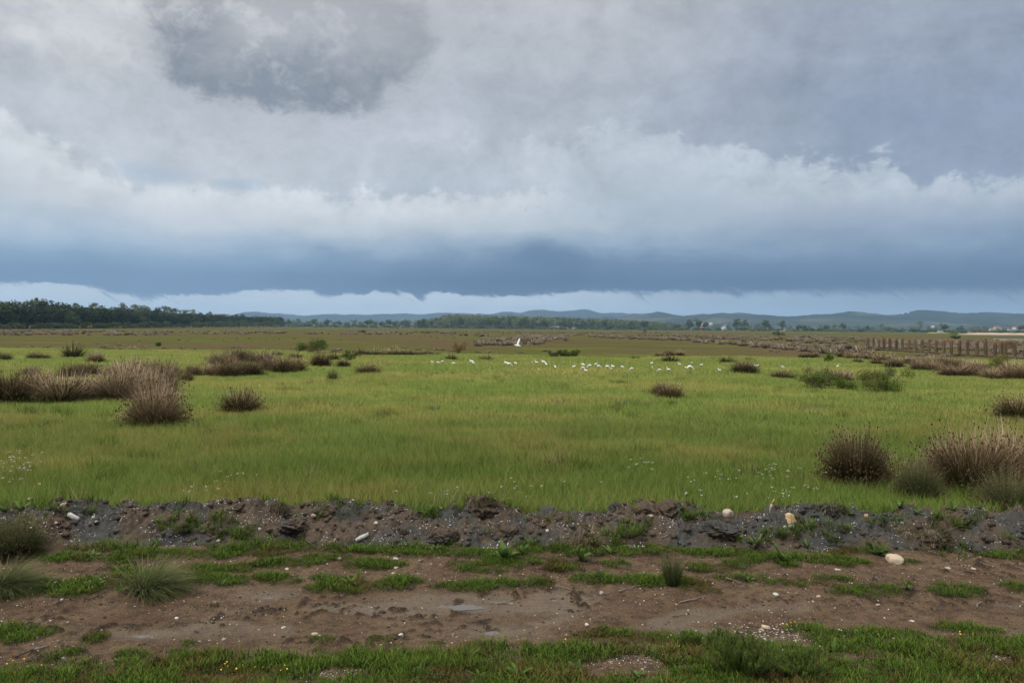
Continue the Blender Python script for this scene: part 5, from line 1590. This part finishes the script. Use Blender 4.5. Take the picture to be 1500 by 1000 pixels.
twig((22, 965), (50, 953), .010, 'dark end of the broken stick lying on the track at left', M['darktwig'], False)
twig((45, 956), (73, 947), .011, 'pale crooked stick lying on the track at left')
twig((906, 868), (938, 859), .006, 'thin pale twig on churned mud below the wispy tuft')
twig((814, 859), (836, 865), .006, 'thin brown twig beside the turf strip in the middle of the track')
twig((996, 884), (1033, 875), .008, 'longest pale twig, in the right half of the track')
twig((1063, 848), (1088, 856), .007, 'pale bare root with hanging ends at the edge of the turf strip')
twig((1413, 838), (1437, 841), .007, 'dark straight twig among shells on the far rut', M['darktwig'], False)
twig((1431, 891), (1437, 882), .008, 'short pale twig at the right of the track', None, False)
twig((970, 789), (987, 784), .009, 'pale short stick at the foot of the bank right of the dry clump', None, False)
twig((305, 742), (345, 765), .008, 'thin brown branch lying slanted down the bank at left', M['darktwig'])
twig((315, 752), (356, 742), .007, 'thin grey branch lying along the bank crest at left')
twig((566, 803), (570, 788), .006, 'upright bleached twig at the foot of the bank', None, True)
twig((985, 905), (1005, 903), .005, 'thin dark twig on the lower track at right of the middle', M['darktwig'], False)
twig((1365, 938), (1378, 948), .005, 'thin pale straw in the near turf at right', None, False)
x, y, z = on(1127, 749)
so = empty('stick', (x, y, z))
tag(so, 'short upright white stick with an orange tip on the bank', 'stick')
M['orange'] = simple('orange_wood', (.55, .26, .10), .7, .2, 30)
obj('shaft', MB().tube([(0, 0, -.04), (.02, 0, .045), (.035, 0, .085)], [.012, .014, .013], 6).mesh('shaft', SM['white']), so)
obj('tip', MB().tube([(.035, 0, .085), (.065, 0, .155)], [.0145, .006], 6).mesh('tip', M['orange']), so)

# turf clods with dead roots
CLODS = [(702, 757, 60, 34, 1, 'biggest root covered turf clod on the bank'), (405, 752, 34, 18, 1, 'turf clod with hanging dead roots on the bank crest at left'), (425, 782, 60, 24, 0, 'wide brown clod at the front of the bank, left'),
         (650, 796, 56, 26, 0, 'brown crumbling clod at the front of the bank, near the middle'), (745, 790, 40, 22, 0, 'smooth brown clod below the biggest root covered one'), (905, 748, 26, 16, 0, 'small dark clod sticking up from the crest'),
         (985, 752, 50, 26, 0, 'dark grey clod, highest on the crest right of the middle'), (945, 756, 26, 14, 0, 'brown clod left of the highest dark grey one'), (1190, 752, 32, 18, 0, 'dark round clod behind the yellowish tan stone'),
         (1222, 758, 52, 24, 1, 'shell speckled rooty clod right of the yellowish tan stone'), (1060, 792, 64, 24, 0, 'wide dark clod at the front of the bank, right of the middle'), (1410, 766, 40, 22, 0, 'brown clod on the bank near the tall green tussock'),
         (1370, 798, 70, 22, 1, 'brown rooty clod slumping onto the track at right'), (1452, 748, 34, 16, 1, 'dry matted clod under the tall green tussock'), (345, 748, 34, 14, 0, 'low brown clod on the crest at left'), (180, 752, 30, 12, 0, 'grey clod on the left bank'),
         (805, 762, 40, 14, 0, 'grey clod in the dip of the bank')]
def soil_mesh(seed, m):
    import bmesh
    bm = bmesh.new(); bmesh.ops.create_icosphere(bm, subdivisions=5, radius=1.0)
    V = np.array([v.co[:] for v in bm.verts]); F = [[v.index for v in f.verts] for f in bm.faces]; bm.free()
    o1 = seed * 3.7
    k = 1 + .45 * fbm(V[:, 0] * 1.3 + o1, V[:, 1] * 1.3 + V[:, 2] * 1.7, 3) + .22 * fbm(V[:, 0] * 4 + V[:, 2] * 3 + o1, V[:, 1] * 4 - V[:, 2] * 2, 5, .65) + .10 * fbm(V[:, 0] * 9 + V[:, 2] * 6 + o1, V[:, 1] * 9 - V[:, 2] * 7, 4, .7)
    return mesh('soil', V * k[:, None], tris=F, mat=m, smooth=False)
CMS = [soil_mesh(900 + i, M['bank']) for i in range(6)]
for i, (px, py, wp, hp, roots, lab) in enumerate(CLODS):
    x, y, z = on(px, py)
    W, Hh = rad(wp, y) / 2, rad(hp, y)
    y += .12
    o = empty('turf_clod', (x, y, float(surf(np.array([x]), np.array([y]))[0]) - .03), random.uniform(-.4, .4))
    tag(o, lab, 'clod')
    obj('soil', CMS[i % 6], o, (0, 0, Hh * .16), (random.uniform(-.4, .4), random.uniform(-.3, .3), random.uniform(0, 6.28)), (W * .80, W * .65, Hh * .50))
    if roots:
        g = np.random.default_rng(i)
        nn = 170
        a = g.uniform(0, 6.28, nn); rr_ = np.sqrt(g.random(nn)) * .7
        base = np.column_stack([rr_ * np.cos(a) * W, rr_ * np.sin(a) * W * .75, Hh * .62 * np.sqrt(1 - rr_ ** 2)])
        V, Q, Tr, tt, r2, _ = blades(base, a + g.normal(0, .6, nn), g.uniform(.5, 1.3, nn), g.uniform(.6, 2.0, nn), g.uniform(.5, 1.2, nn) * W, np.full(nn, .006), 4, g)
        ro = obj('dead_roots', mesh('dead_roots', V, Q, Tr, M['rush_dark'], {'t': tt, 'r': r2}), o)

# ------------------------------------------------------------------ broad leaved plants, tufts, flowers
def dock_leaf(seed):
    g = np.random.default_rng(seed)
    n = 7; V = []; tt = []
    L, Wd, curl = g.uniform(.8, 1.1), g.uniform(.085, .125), g.uniform(.3, 1.1)
    p = np.zeros(3); a = 0
    for k in range(n):
        s = k / (n - 1)
        wd = Wd * (math.sin(math.pi * min(1, .12 + s * .9)) ** .8) + .008
        wv = .025 * math.sin(s * 11 + seed)
        V += [p + [-wd, .0, .035 * (wd / Wd) + wv], p + [0, 0, 0], p + [wd, 0, .035 * (wd / Wd) - wv]]
        tt += [s] * 3
        a = curl * s
        p = p + np.array([0, math.sin(a), math.cos(a)]) * L / (n - 1)
    Q = [[k * 3 + j, k * 3 + j + 1, k * 3 + j + 4, k * 3 + j + 3] for k in range(n - 1) for j in range(2)]
    return mesh('leaf', V, quads=Q, mat=M['dock'], attrs={'t': tt, 'r': g.random(len(V)) * .2 + g.random() * .8}, smooth=True)
LEAF = [dock_leaf(1000 + i) for i in range(8)]
DOCK = [(628, 752, 40, 20, 8, 'dense dock plant behind the bank left of the biggest clod'), (615, 752, 22, 18, 5, 'pale leaved dock plant leaning left behind the bank'), (636, 806, 20, 16, 6, 'dock plant at the foot of the bank, left of the middle'), (661, 798, 16, 18, 5, 'upright dock plant at the foot of the bank near the brown crumbling clod'),
        (738, 818, 36, 32, 9, 'large pale dock plant in the turf in the middle of the picture'), (765, 812, 36, 22, 8, 'spreading dock plant right of the large pale one'), (513, 854, 26, 20, 8, 'dark curly dock plant on the turf strip at left of middle'), (526, 845, 18, 16, 6, 'second dark dock plant touching the curly one'),
        (468, 856, 20, 14, 7, 'small dock plant left of the dark curly pair'), (852, 822, 30, 30, 7, 'tall narrow leaved dock plant below the dry grass clump'), (896, 810, 24, 22, 6, 'dock plant right of the dry grass clump'), (923, 850, 22, 14, 8, 'low dock rosette left of the wispy grass tuft'),
        (1002, 760, 22, 20, 6, 'dock plant growing on the bank below the dark grey clod'), (1108, 798, 26, 28, 8, 'tall leafy dock plant at the foot of the bank, right of middle'), (1146, 822, 30, 34, 9, 'tallest dock plant, at the foot of the bank below the yellowish tan stone'), (1094, 850, 18, 14, 7, 'dark dock rosette on the turf strip beside the bare root'),
        (1273, 744, 36, 24, 9, 'wide dock plant behind the bank below the round spiky tussock'), (1240, 752, 26, 18, 7, 'dock plant behind the rooty clod at right'), (1318, 744, 36, 20, 9, 'dock plant left of the small grey green tussock'), (1296, 766, 22, 18, 7, 'dock plant growing through the bank at right'),
        (1367, 744, 30, 20, 8, 'dock plant under the small grey green tussock'), (1395, 748, 26, 18, 7, 'dock plant between the grey green tussock and the tall green one'), (1408, 740, 22, 22, 5, 'upright pale dock plant left of the tall green tussock'), (1344, 752, 28, 16, 7, 'low dock plant on the back of the bank at right'),
        (1288, 812, 46, 24, 11, 'large dark dock rosette left of the cream boulder'), (1409, 800, 24, 14, 7, 'dock plant on the brown slump at right'), (1182, 803, 18, 18, 5, 'thin dock plant at the bank foot left of the large dark rosette'), (1329, 862, 18, 14, 8, 'small spiky rosette on the track at right'),
        (846, 985, 24, 24, 7, 'dock plant in the nearest turf right of the middle'), (932, 990, 34, 26, 6, 'leaning dock plant in front of the bare shelly soil'), (687, 962, 26, 22, 8, 'dock plant in the near turf at the middle'), (760, 994, 40, 30, 9, 'big dock plant at the bottom edge'), (700, 990, 24, 20, 6, 'dock plant left of the big bottom edge one'),
        (66, 862, 14, 18, 4, 'pale upright dock leaves below the left leaning tuft'), (139, 858, 26, 18, 7, 'dock plant between the two leaning tufts'), (177, 866, 18, 16, 6, 'dock plant at the root of the bent over tuft'), (322, 858, 24, 18, 6, 'dock plant at the right end of the bent over tuft'),
        (8, 748, 24, 22, 7, 'yellowish dock plant behind the bank at the left edge'), (30, 748, 24, 20, 7, 'yellowish dock plant, second from the left edge behind the bank'), (93, 812, 16, 14, 5, 'small upright dock plant at the bank foot at left'), (135, 814, 26, 16, 6, 'dock plant at the bank foot left of the weeds'),
        (232, 766, 24, 16, 6, 'dock plant on the bank at left'), (1420, 965, 22, 18, 6, 'dock plant in the near turf at right'), (1222, 955, 20, 22, 5, 'dark dock plant right of the gravel patch'), (545, 748, 16, 12, 5, 'tiny dock plant behind the crest left of middle')]
for i, (px, py, wp, hp, nl, lab) in enumerate(DOCK):
    x, y, z = on(px, py)
    Hh = max(rad(hp, y), rad(wp, y) * .55) * 1.1
    o = empty('dock_plant', (x, y, z - .01), random.uniform(0, 6.28), (Hh,) * 3)
    tag(o, lab, 'plant')
    for k in range(nl):
        L = LEAF[random.randrange(8)]
        obj('leaf', L, o, (0.02 * math.cos(k), .02 * math.sin(k), 0), (R(random.uniform(-62, -12)), R(random.uniform(-12, 12)), 2 * math.pi * k / nl + random.uniform(-.4, .4)), (random.uniform(.8, 1.2),) + (random.uniform(.7, 1.1),) * 2)

def tuft(name, px, py, wp, hp, n, m, label, cat='grass tuft', lean=(0.0, .35), bend=(.1, .6), wd=.005, loc=None):
    x, y, z = on(px, py)
    W, Hh = rad(wp, y), rad(hp, y)
    g = np.random.default_rng(int(px * 3 + py))
    r_, a_ = W * .28 * np.sqrt(g.random(n)), g.uniform(0, 6.28, n)
    V, Q, Tr, tt, rr, _ = blades(np.column_stack([r_ * np.cos(a_), r_ * np.sin(a_)]), a_ + g.normal(0, .7, n), g.uniform(*lean, n), g.uniform(*bend, n), Hh * g.uniform(.5, 1.08, n), np.full(n, wd) * g.uniform(.6, 1.2, n), 4, g)
    o = obj(name, mesh(name, V, Q, Tr, m, {'t': tt, 'r': rr}), None, (x, y, z - .01))
    tag(o, label, cat)
tuft('grass_tuft', 985, 856, 34, 52, 420, M['rush_green'], 'wispy upright grass tuft alone on the track right of the middle')
tuft('dry_clump', 858, 800, 52, 40, 420, M['rush_straw'], 'dry drooping grass clump on the front of the bank', lean=(.1, .9), bend=(.6, 2.2))
tuft('dry_clump', 490, 800, 40, 22, 260, M['rush_straw'], 'flattened dry grass heap at the foot of the bank', lean=(.6, 1.3), bend=(.4, 1.2))
tuft('dry_clump', 1375, 792, 50, 22, 260, M['rush_dark'], 'flattened dead grass on the brown slump at right', lean=(.6, 1.3), bend=(.4, 1.2))
tuft('dry_clump', 315, 886, 20, 12, 110, M['rush_straw'], 'small dead root tuft on the track below the bent over clump', lean=(.3, 1.3), bend=(.4, 1.4))
tuft('grass_tuft', 920, 786, 40, 24, 320, M['short'], 'bright green grass tuft on the bank right of the dry clump', lean=(.1, .8))
tuft('grass_tuft', 272, 778, 36, 18, 300, M['short'], 'bright green grass tuft on the left bank', lean=(.1, .8))
tuft('grass_tuft', 45, 700, 30, 26, 180, M['rush_dark'], 'reddish seeding grass tuft behind the bank at the left edge', lean=(.05, .3))
tuft('grass_tuft', 1010, 760, 22, 16, 120, M['short'], 'small tuft on the crest below the dark grey clod', lean=(.1, .6))

# feathery shrub in the right foreground
def feather(px, py, wp, hp, n, label, seed):
    x, y, z = on(px, py)
    W, Hh = rad(wp, y) / 2, rad(hp, y)
    g = np.random.default_rng(seed)
    o = empty('feathery_shrub', (x, y, z))
    tag(o, label, 'shrub')
    b = MB(); VV = MB()
    for k in range(n):
        a = g.uniform(0, 6.28); rr_ = g.uniform(.1, 1.0)
        tp = np.array([math.cos(a) * W * rr_, math.sin(a) * W * .7 * rr_, Hh * g.uniform(.55, 1.05) * (1 - .45 * rr_ ** 2)])
        s0 = tp * [.35, .35, 0] + [0, 0, -.02]
        P = np.array([s0, (s0 + tp) / 2 + g.normal(0, .02, 3), tp])
        b.tube(P, [.0022, .0016, .0009], 4)
        m_ = 80
        u = g.uniform(.15, 1.0, m_)
        bp = s0 + (tp - s0) * u[:, None] + g.normal(0, .006, (m_, 3))
        V, Q, Tr, tt, r2, _ = blades(bp, g.uniform(0, 6.28, m_), g.uniform(.3, 1.2, m_), g.uniform(-.6, .3, m_), g.uniform(.025, .065, m_) * (1.15 - .5 * u), np.full(m_, .0048), 2, g)
        VV.put(V, Q, Tr, t=tt, r=np.clip(r2 * .6 + g.random() * .4, 0, 1))
    obj('stems', b.mesh('stems', M['stem']), o)
    obj('foliage', VV.mesh('foliage', M['feather']), o)
feather(1090, 985, 130, 62, 120, 'feathery bright green shrub at the right foreground, widest of the three', 1)
feather(1055, 958, 46, 40, 50, 'upright feathery shrub top left of the widest one', 2)
feather(1175, 992, 110, 46, 90, 'low feathery shrub right of the widest one at the bottom edge', 3)
feather(1010, 950, 50, 26, 36, 'small feathery shrub at the left of the foreground shrub group', 4)

# flowers
def umbel(seed, m, k=9, r_=.05):
    g = np.random.default_rng(seed)
    b = MB()
    for i in range(k):
        a, q_ = g.uniform(0, 6.28), r_ * math.sqrt(g.random())
        c = np.array([q_ * math.cos(a), q_ * math.sin(a), .41 + g.uniform(-.006, .012)])
        s = .0075 * g.uniform(.7, 1.3)
        V = [c + [s * math.cos(t_), s * math.sin(t_), g.uniform(-.003, .003)] for t_ in np.linspace(0, 6.28, 6)[:-1]] + [c + [0, 0, .005]]
        b.put(V, None, [(i_, (i_ + 1) % 5, 5) for i_ in range(5)])
    return b.mesh('umbel', m)
fl_p = proto_collection('wild_flower', [umbel(1100 + i, M['petal'], 7 + i, .022 + .01 * i) for i in range(4)])
FLW = [(38, 676, 26, 10, 46), (12, 672, 14, 6, 16), (15, 705, 20, 8, 8), (290, 718, 24, 8, 14), (340, 690, 22, 8, 12), (355, 680, 12, 6, 6), (740, 716, 30, 8, 14), (775, 712, 25, 10, 10), (945, 674, 22, 8, 18), (1018, 702, 14, 6, 7),
       (1015, 725, 14, 5, 8), (1065, 690, 22, 8, 14), (1140, 684, 26, 9, 26), (1160, 722, 24, 7, 16), (1300, 668, 14, 8, 14), (1310, 690, 14, 8, 14), (1190, 690, 20, 10, 10), (1120, 700, 40, 12, 14), (60, 770, 60, 12, 18), (690, 724, 80, 10, 10),
       (1130, 745, 60, 10, 8), (870, 700, 60, 10, 5), (20, 532, 60, 4, 22), (140, 527, 90, 3, 30), (290, 525, 60, 3, 18), (560, 523, 60, 2, 14), (620, 528, 60, 3, 12)]
P = []
for px, py, rx, ry, n in FLW:
    for _ in range(int(n * .5)):
        P.append(at(px + random.gauss(0, rx * .8), py + 30 * (py > 600) + random.gauss(0, ry * .8)))
P = np.array(P)
far_ = P[:, 1] > 40
s = np.where(far_, 1.1, rng.uniform(.66, .95, len(P)))
scatter('wild_flowers', np.column_stack([P, surf(P[:, 0], P[:, 1]) - .02]), rng.uniform(0, 6.28, len(P)), s, rng.integers(0, 4, len(P)), fl_p, 'white flower heads dotted through the meadow grass')
def daisy(seed):
    g = np.random.default_rng(seed)
    return MB().put([(.006 * math.cos(a), .006 * math.sin(a), .05 + .002 * math.cos(a + seed)) for a in np.linspace(0, 6.28, 7)[:-1]] + [(0, 0, .053)], None, [(i, (i + 1) % 6, 6) for i in range(6)]).mesh('daisy', M['petal'] if seed < 3 else M['yellowpetal'])
da_p = proto_collection('turf_flower', [daisy(i) for i in range(4)])
P, I = [], []
for px, py, rx, ry, n, kk in ((560, 804, 70, 4, 40, 0), (120, 858, 60, 8, 26, 0), (40, 865, 40, 8, 14, 0), (1000, 950, 80, 10, 12, 0), (1410, 935, 14, 5, 8, 3), (1160, 915, 10, 6, 7, 3), (825, 947, 4, 2, 2, 3), (1110, 782, 16, 8, 8, 3), (880, 750, 20, 5, 6, 3), (1100, 960, 40, 6, 8, 0), (700, 940, 50, 8, 8, 0),
                             (360, 990, 90, 8, 14, 3), (20, 985, 40, 8, 8, 3)):
    for _ in range(n):
        P.append(at(px + random.gauss(0, rx * .6), py + random.gauss(0, ry * .6))); I.append(kk if kk else random.randrange(3))
P = np.array(P)
scatter('turf_flowers', np.column_stack([P, surf(P[:, 0], P[:, 1]) + .0]), rng.uniform(0, 6.28, len(P)), rng.uniform(.7, 1.2, len(P)), I, da_p, 'tiny white and yellow flowers in the turf along the track')

# ------------------------------------------------------------------ far buildings and fields
M['wallwhite'] = simple('white_wall', (.55, .55, .53), .8, .1, .2)
M['wallpink'] = simple('pale_wall', (.58, .50, .44), .8, .1, .2)
M['roofred'] = simple('red_roof_tiles', (.36, .13, .085), .8, .2, .3)
M['roofgrey'] = simple('grey_roof', (.50, .50, .49), .7, .1, .3)
M['windowdark'] = simple('dark_window', (.05, .055, .06), .3, .1, 1)
RIDGE = [(985, 464), (1058, 459.5), (1120, 463.5), (1180, 463), (1215, 460), (1242, 458), (1262, 460), (1285, 464), (1310, 461.5), (1332, 458), (1346, 456), (1364, 458), (1390, 460)]
def ridge_z(px):
    y = np.interp(px, [p[0] for p in RIDGE], [p[1] for p in RIDGE])
    return (HOR + (px - 750) * math.tan(ROLL) - y) / FPX * 4200 + CAM_H
def house(px, d, wpx, hpx, wall, roof, label, z=0.0, cat='house', deep=8.0, pitch=.5):
    W, Hh = rad(wpx, d) / 2, rad(hpx, d)
    o = empty('house' if cat == 'house' else cat.replace(' ', '_'), (atd(px, d), d, z), random.uniform(-.15, .15))
    tag(o, label, cat)
    hw = Hh * (1 - pitch * .6)
    wl = obj('wall', MB().box((-W, -deep / 2, -1), (W, deep / 2, hw)).mesh('wall', M[wall]), o)
    e = .4
    r_ = Hh - hw
    V = [(-W - e, -deep / 2 - e, hw + .02), (W + e, -deep / 2 - e, hw + .02), (W + e, deep / 2 + e, hw + .02), (-W - e, deep / 2 + e, hw + .02), (-W * .94, 0, hw + r_), (W * .94, 0, hw + r_)]
    obj('roof', MB().put(V, [(0, 1, 5, 4), (2, 3, 4, 5), (0, 3, 2, 1)], [(1, 2, 5), (3, 0, 4)]).mesh('roof', M[roof]), o)
    if hw > 2.2 and d < 1500:
        nw = max(1, min(4, int(W / 2.2)))
        wm_ = MB().box((-.5, -.06, -.6), (.5, .02, .6)).mesh('window', M['windowdark'])
        for k in range(nw):
            obj('window', wm_, o, (-W + 2 * W * (k + .5) / nw, -deep / 2 - .02, hw * .52))
    return o
house(812, 1090, 14, 1.9, 'wallwhite', 'roofgrey', 'long low white shed in front of the grove', cat='farm shed', pitch=.4, z=CAM_H - .2)
house(830, 1100, 4, 1.8, 'wallpink', 'roofred', 'small pinkish building right of the long white shed', z=1.6)
house(841, 1105, 5, 1.8, 'wallpink', 'roofred', 'faint reddish roofed building near the right of the long white shed', z=1.6)
house(1030, 1150, 9, 4, 'wallpink', 'roofred', 'red roofed farmhouse left of the white gabled house', z=1.8)
house(1060.5, 1080, 5.5, 4.5, 'wallwhite', 'roofgrey', 'bright white gabled house before the right hills', z=1.6)
house(1041, 1700, 5, 4, 'wallpink', 'roofgrey', 'pale house in the trees behind the red roofed farmhouse', z=10)
house(1029, 1800, 4, 3, 'wallwhite', 'roofgrey', 'white house in the trees, left of the pale one', z=11)
house(1063, 1800, 4, 3, 'wallpink', 'roofgrey', 'cream house in the trees above the white gabled one', z=8)
house(1127, 1300, 3, 4, 'wallwhite', 'roofgrey', 'tiny white house right of the broad tree', z=3)
house(1147, 1060, 6, 2, 'wallpink', 'roofgrey', 'low pale shed under the compact round tree', z=1.0)
house(1377, 900, 6, 1.6, 'wallwhite', 'roofgrey', 'low white shed behind the middle posts', cat='farm shed', pitch=.4, z=1.6)
house(1366, 1900, 4, 4, 'wallwhite', 'roofgrey', 'pale house above the posts on the hill foot', z=9)
for i, (px, wp, hp, wl, lab) in enumerate(((1436, 5, 4, 'wallpink', 'pale red roofed house, leftmost of the village at the right edge'), (1451, 7, 4, 'wallwhite', 'white red roofed house right of the olive tree'), (1461, 9, 6, 'wallwhite', 'largest white house in the village at right'),
                                      (1469, 7, 4.5, 'wallpink', 'long red roofed house right of the largest white one'), (1476, 6, 4, 'wallpink', 'low red roofed house in the middle of the village at right'), (1487, 6, 6, 'wallwhite', 'tall white house with red roof near the right edge'),
                                      (1499, 6, 5.5, 'wallpink', 'red roofed house cut by the right edge'))):
    house(px, 1350, wp, hp, wl, 'roofred', lab, z=2.5 + (i % 3) * 1.2)
house(1425, 1010, 13, 2.4, 'wallpink', 'roofred', 'long low red roofed barn behind the post fence', z=.4)
for px, d, z in [(p, 4150, ridge_z(p) - 3.5) for p in (1322, 1330, 1289, 1166, 1172)]:
    house(px, d, 2.4, 2.0, 'wallwhite', 'roofgrey', {1322: 'tiny white house on the hill slope left of the hilltop tower', 1330: 'tiny white house nearer the hilltop tower', 1289: 'tiny white house in the saddle of the right hills', 1166: 'left one of two tiny white houses on the ridge', 1172: 'right one of two tiny white houses on the ridge'}[px], z=z)
tw = empty('tower', (atd(1347, 4190), 4190, ridge_z(1347)))
tag(tw, 'tiny tower on top of the right hill', 'tower')
obj('shaft', MB().box((-2.6, -2.6, -6), (2.6, 2.6, 9)).mesh('shaft', M['wallpink']), tw)
obj('roof', MB().put([(-3, -3, 9), (3, -3, 9), (3, 3, 9), (-3, 3, 9), (0, 0, 12)], None, [(0, 1, 4), (1, 2, 4), (2, 3, 4), (3, 0, 4)]).mesh('roof', M['roofred']), tw)

def strip(name, px0, px1, y0, y1, m, z=.03):
    V, n = [], 24
    for i in range(n + 1):
        px = px0 + (px1 - px0) * i / n
        k = 1 + .10 * math.sin(i * 2.3) if 0 < i < n else 1
        V += [(atd(px, y0 * k), y0 * k, z), (atd(px, y1), y1, z)]
    Q = [[2 * i, 2 * i + 2, 2 * i + 3, 2 * i + 1] for i in range(n)]
    obj(name, mesh(name, V, quads=Q, mat=m))['kind'] = 'structure'
def mound(name, px0, px1, d, hpx, m):
    """a field that lies on ground rising a little, so that it shows as a strip from here"""
    n = 40; V = []
    for i in range(n + 1):
        px = px0 + (px1 - px0) * i / n
        e = min(1, i / 5, (n - i) / 2)
        h_ = max(.1, rad(hpx, d) * e * (1 + .12 * math.sin(i * 1.7)))
        V += [(atd(px, d), d, -.1), (atd(px, d + 14), d + 14, h_), (atd(px, d + 60), d + 60, h_ * .96), (atd(px, d + 90), d + 90, -.1)]
    Q = [[4 * i + j, 4 * i + 4 + j, 4 * i + 5 + j, 4 * i + 1 + j] for i in range(n) for j in range(3)]
    obj(name, mesh(name, V, quads=Q, mat=m, smooth=True))['kind'] = 'structure'
M['field_yellow'] = simple('rape_blossom_field', (.30, .27, .04), .9, .2, .05)
M['field_straw'] = simple('dry_reed_field', (.36, .27, .18), .9, .25, .08)
mound('field', 1358, 1393, 960, 1.0, M['field_yellow'])
mound('field', 1404, 1640, 620, 3.0, M['field_straw'])
M['flood'] = simple('flooded_pan_water', (.25, .27, .28), .08, .05, 1, spec=.6)
strip('water', 1455, 1640, 262, 300, M['flood'])
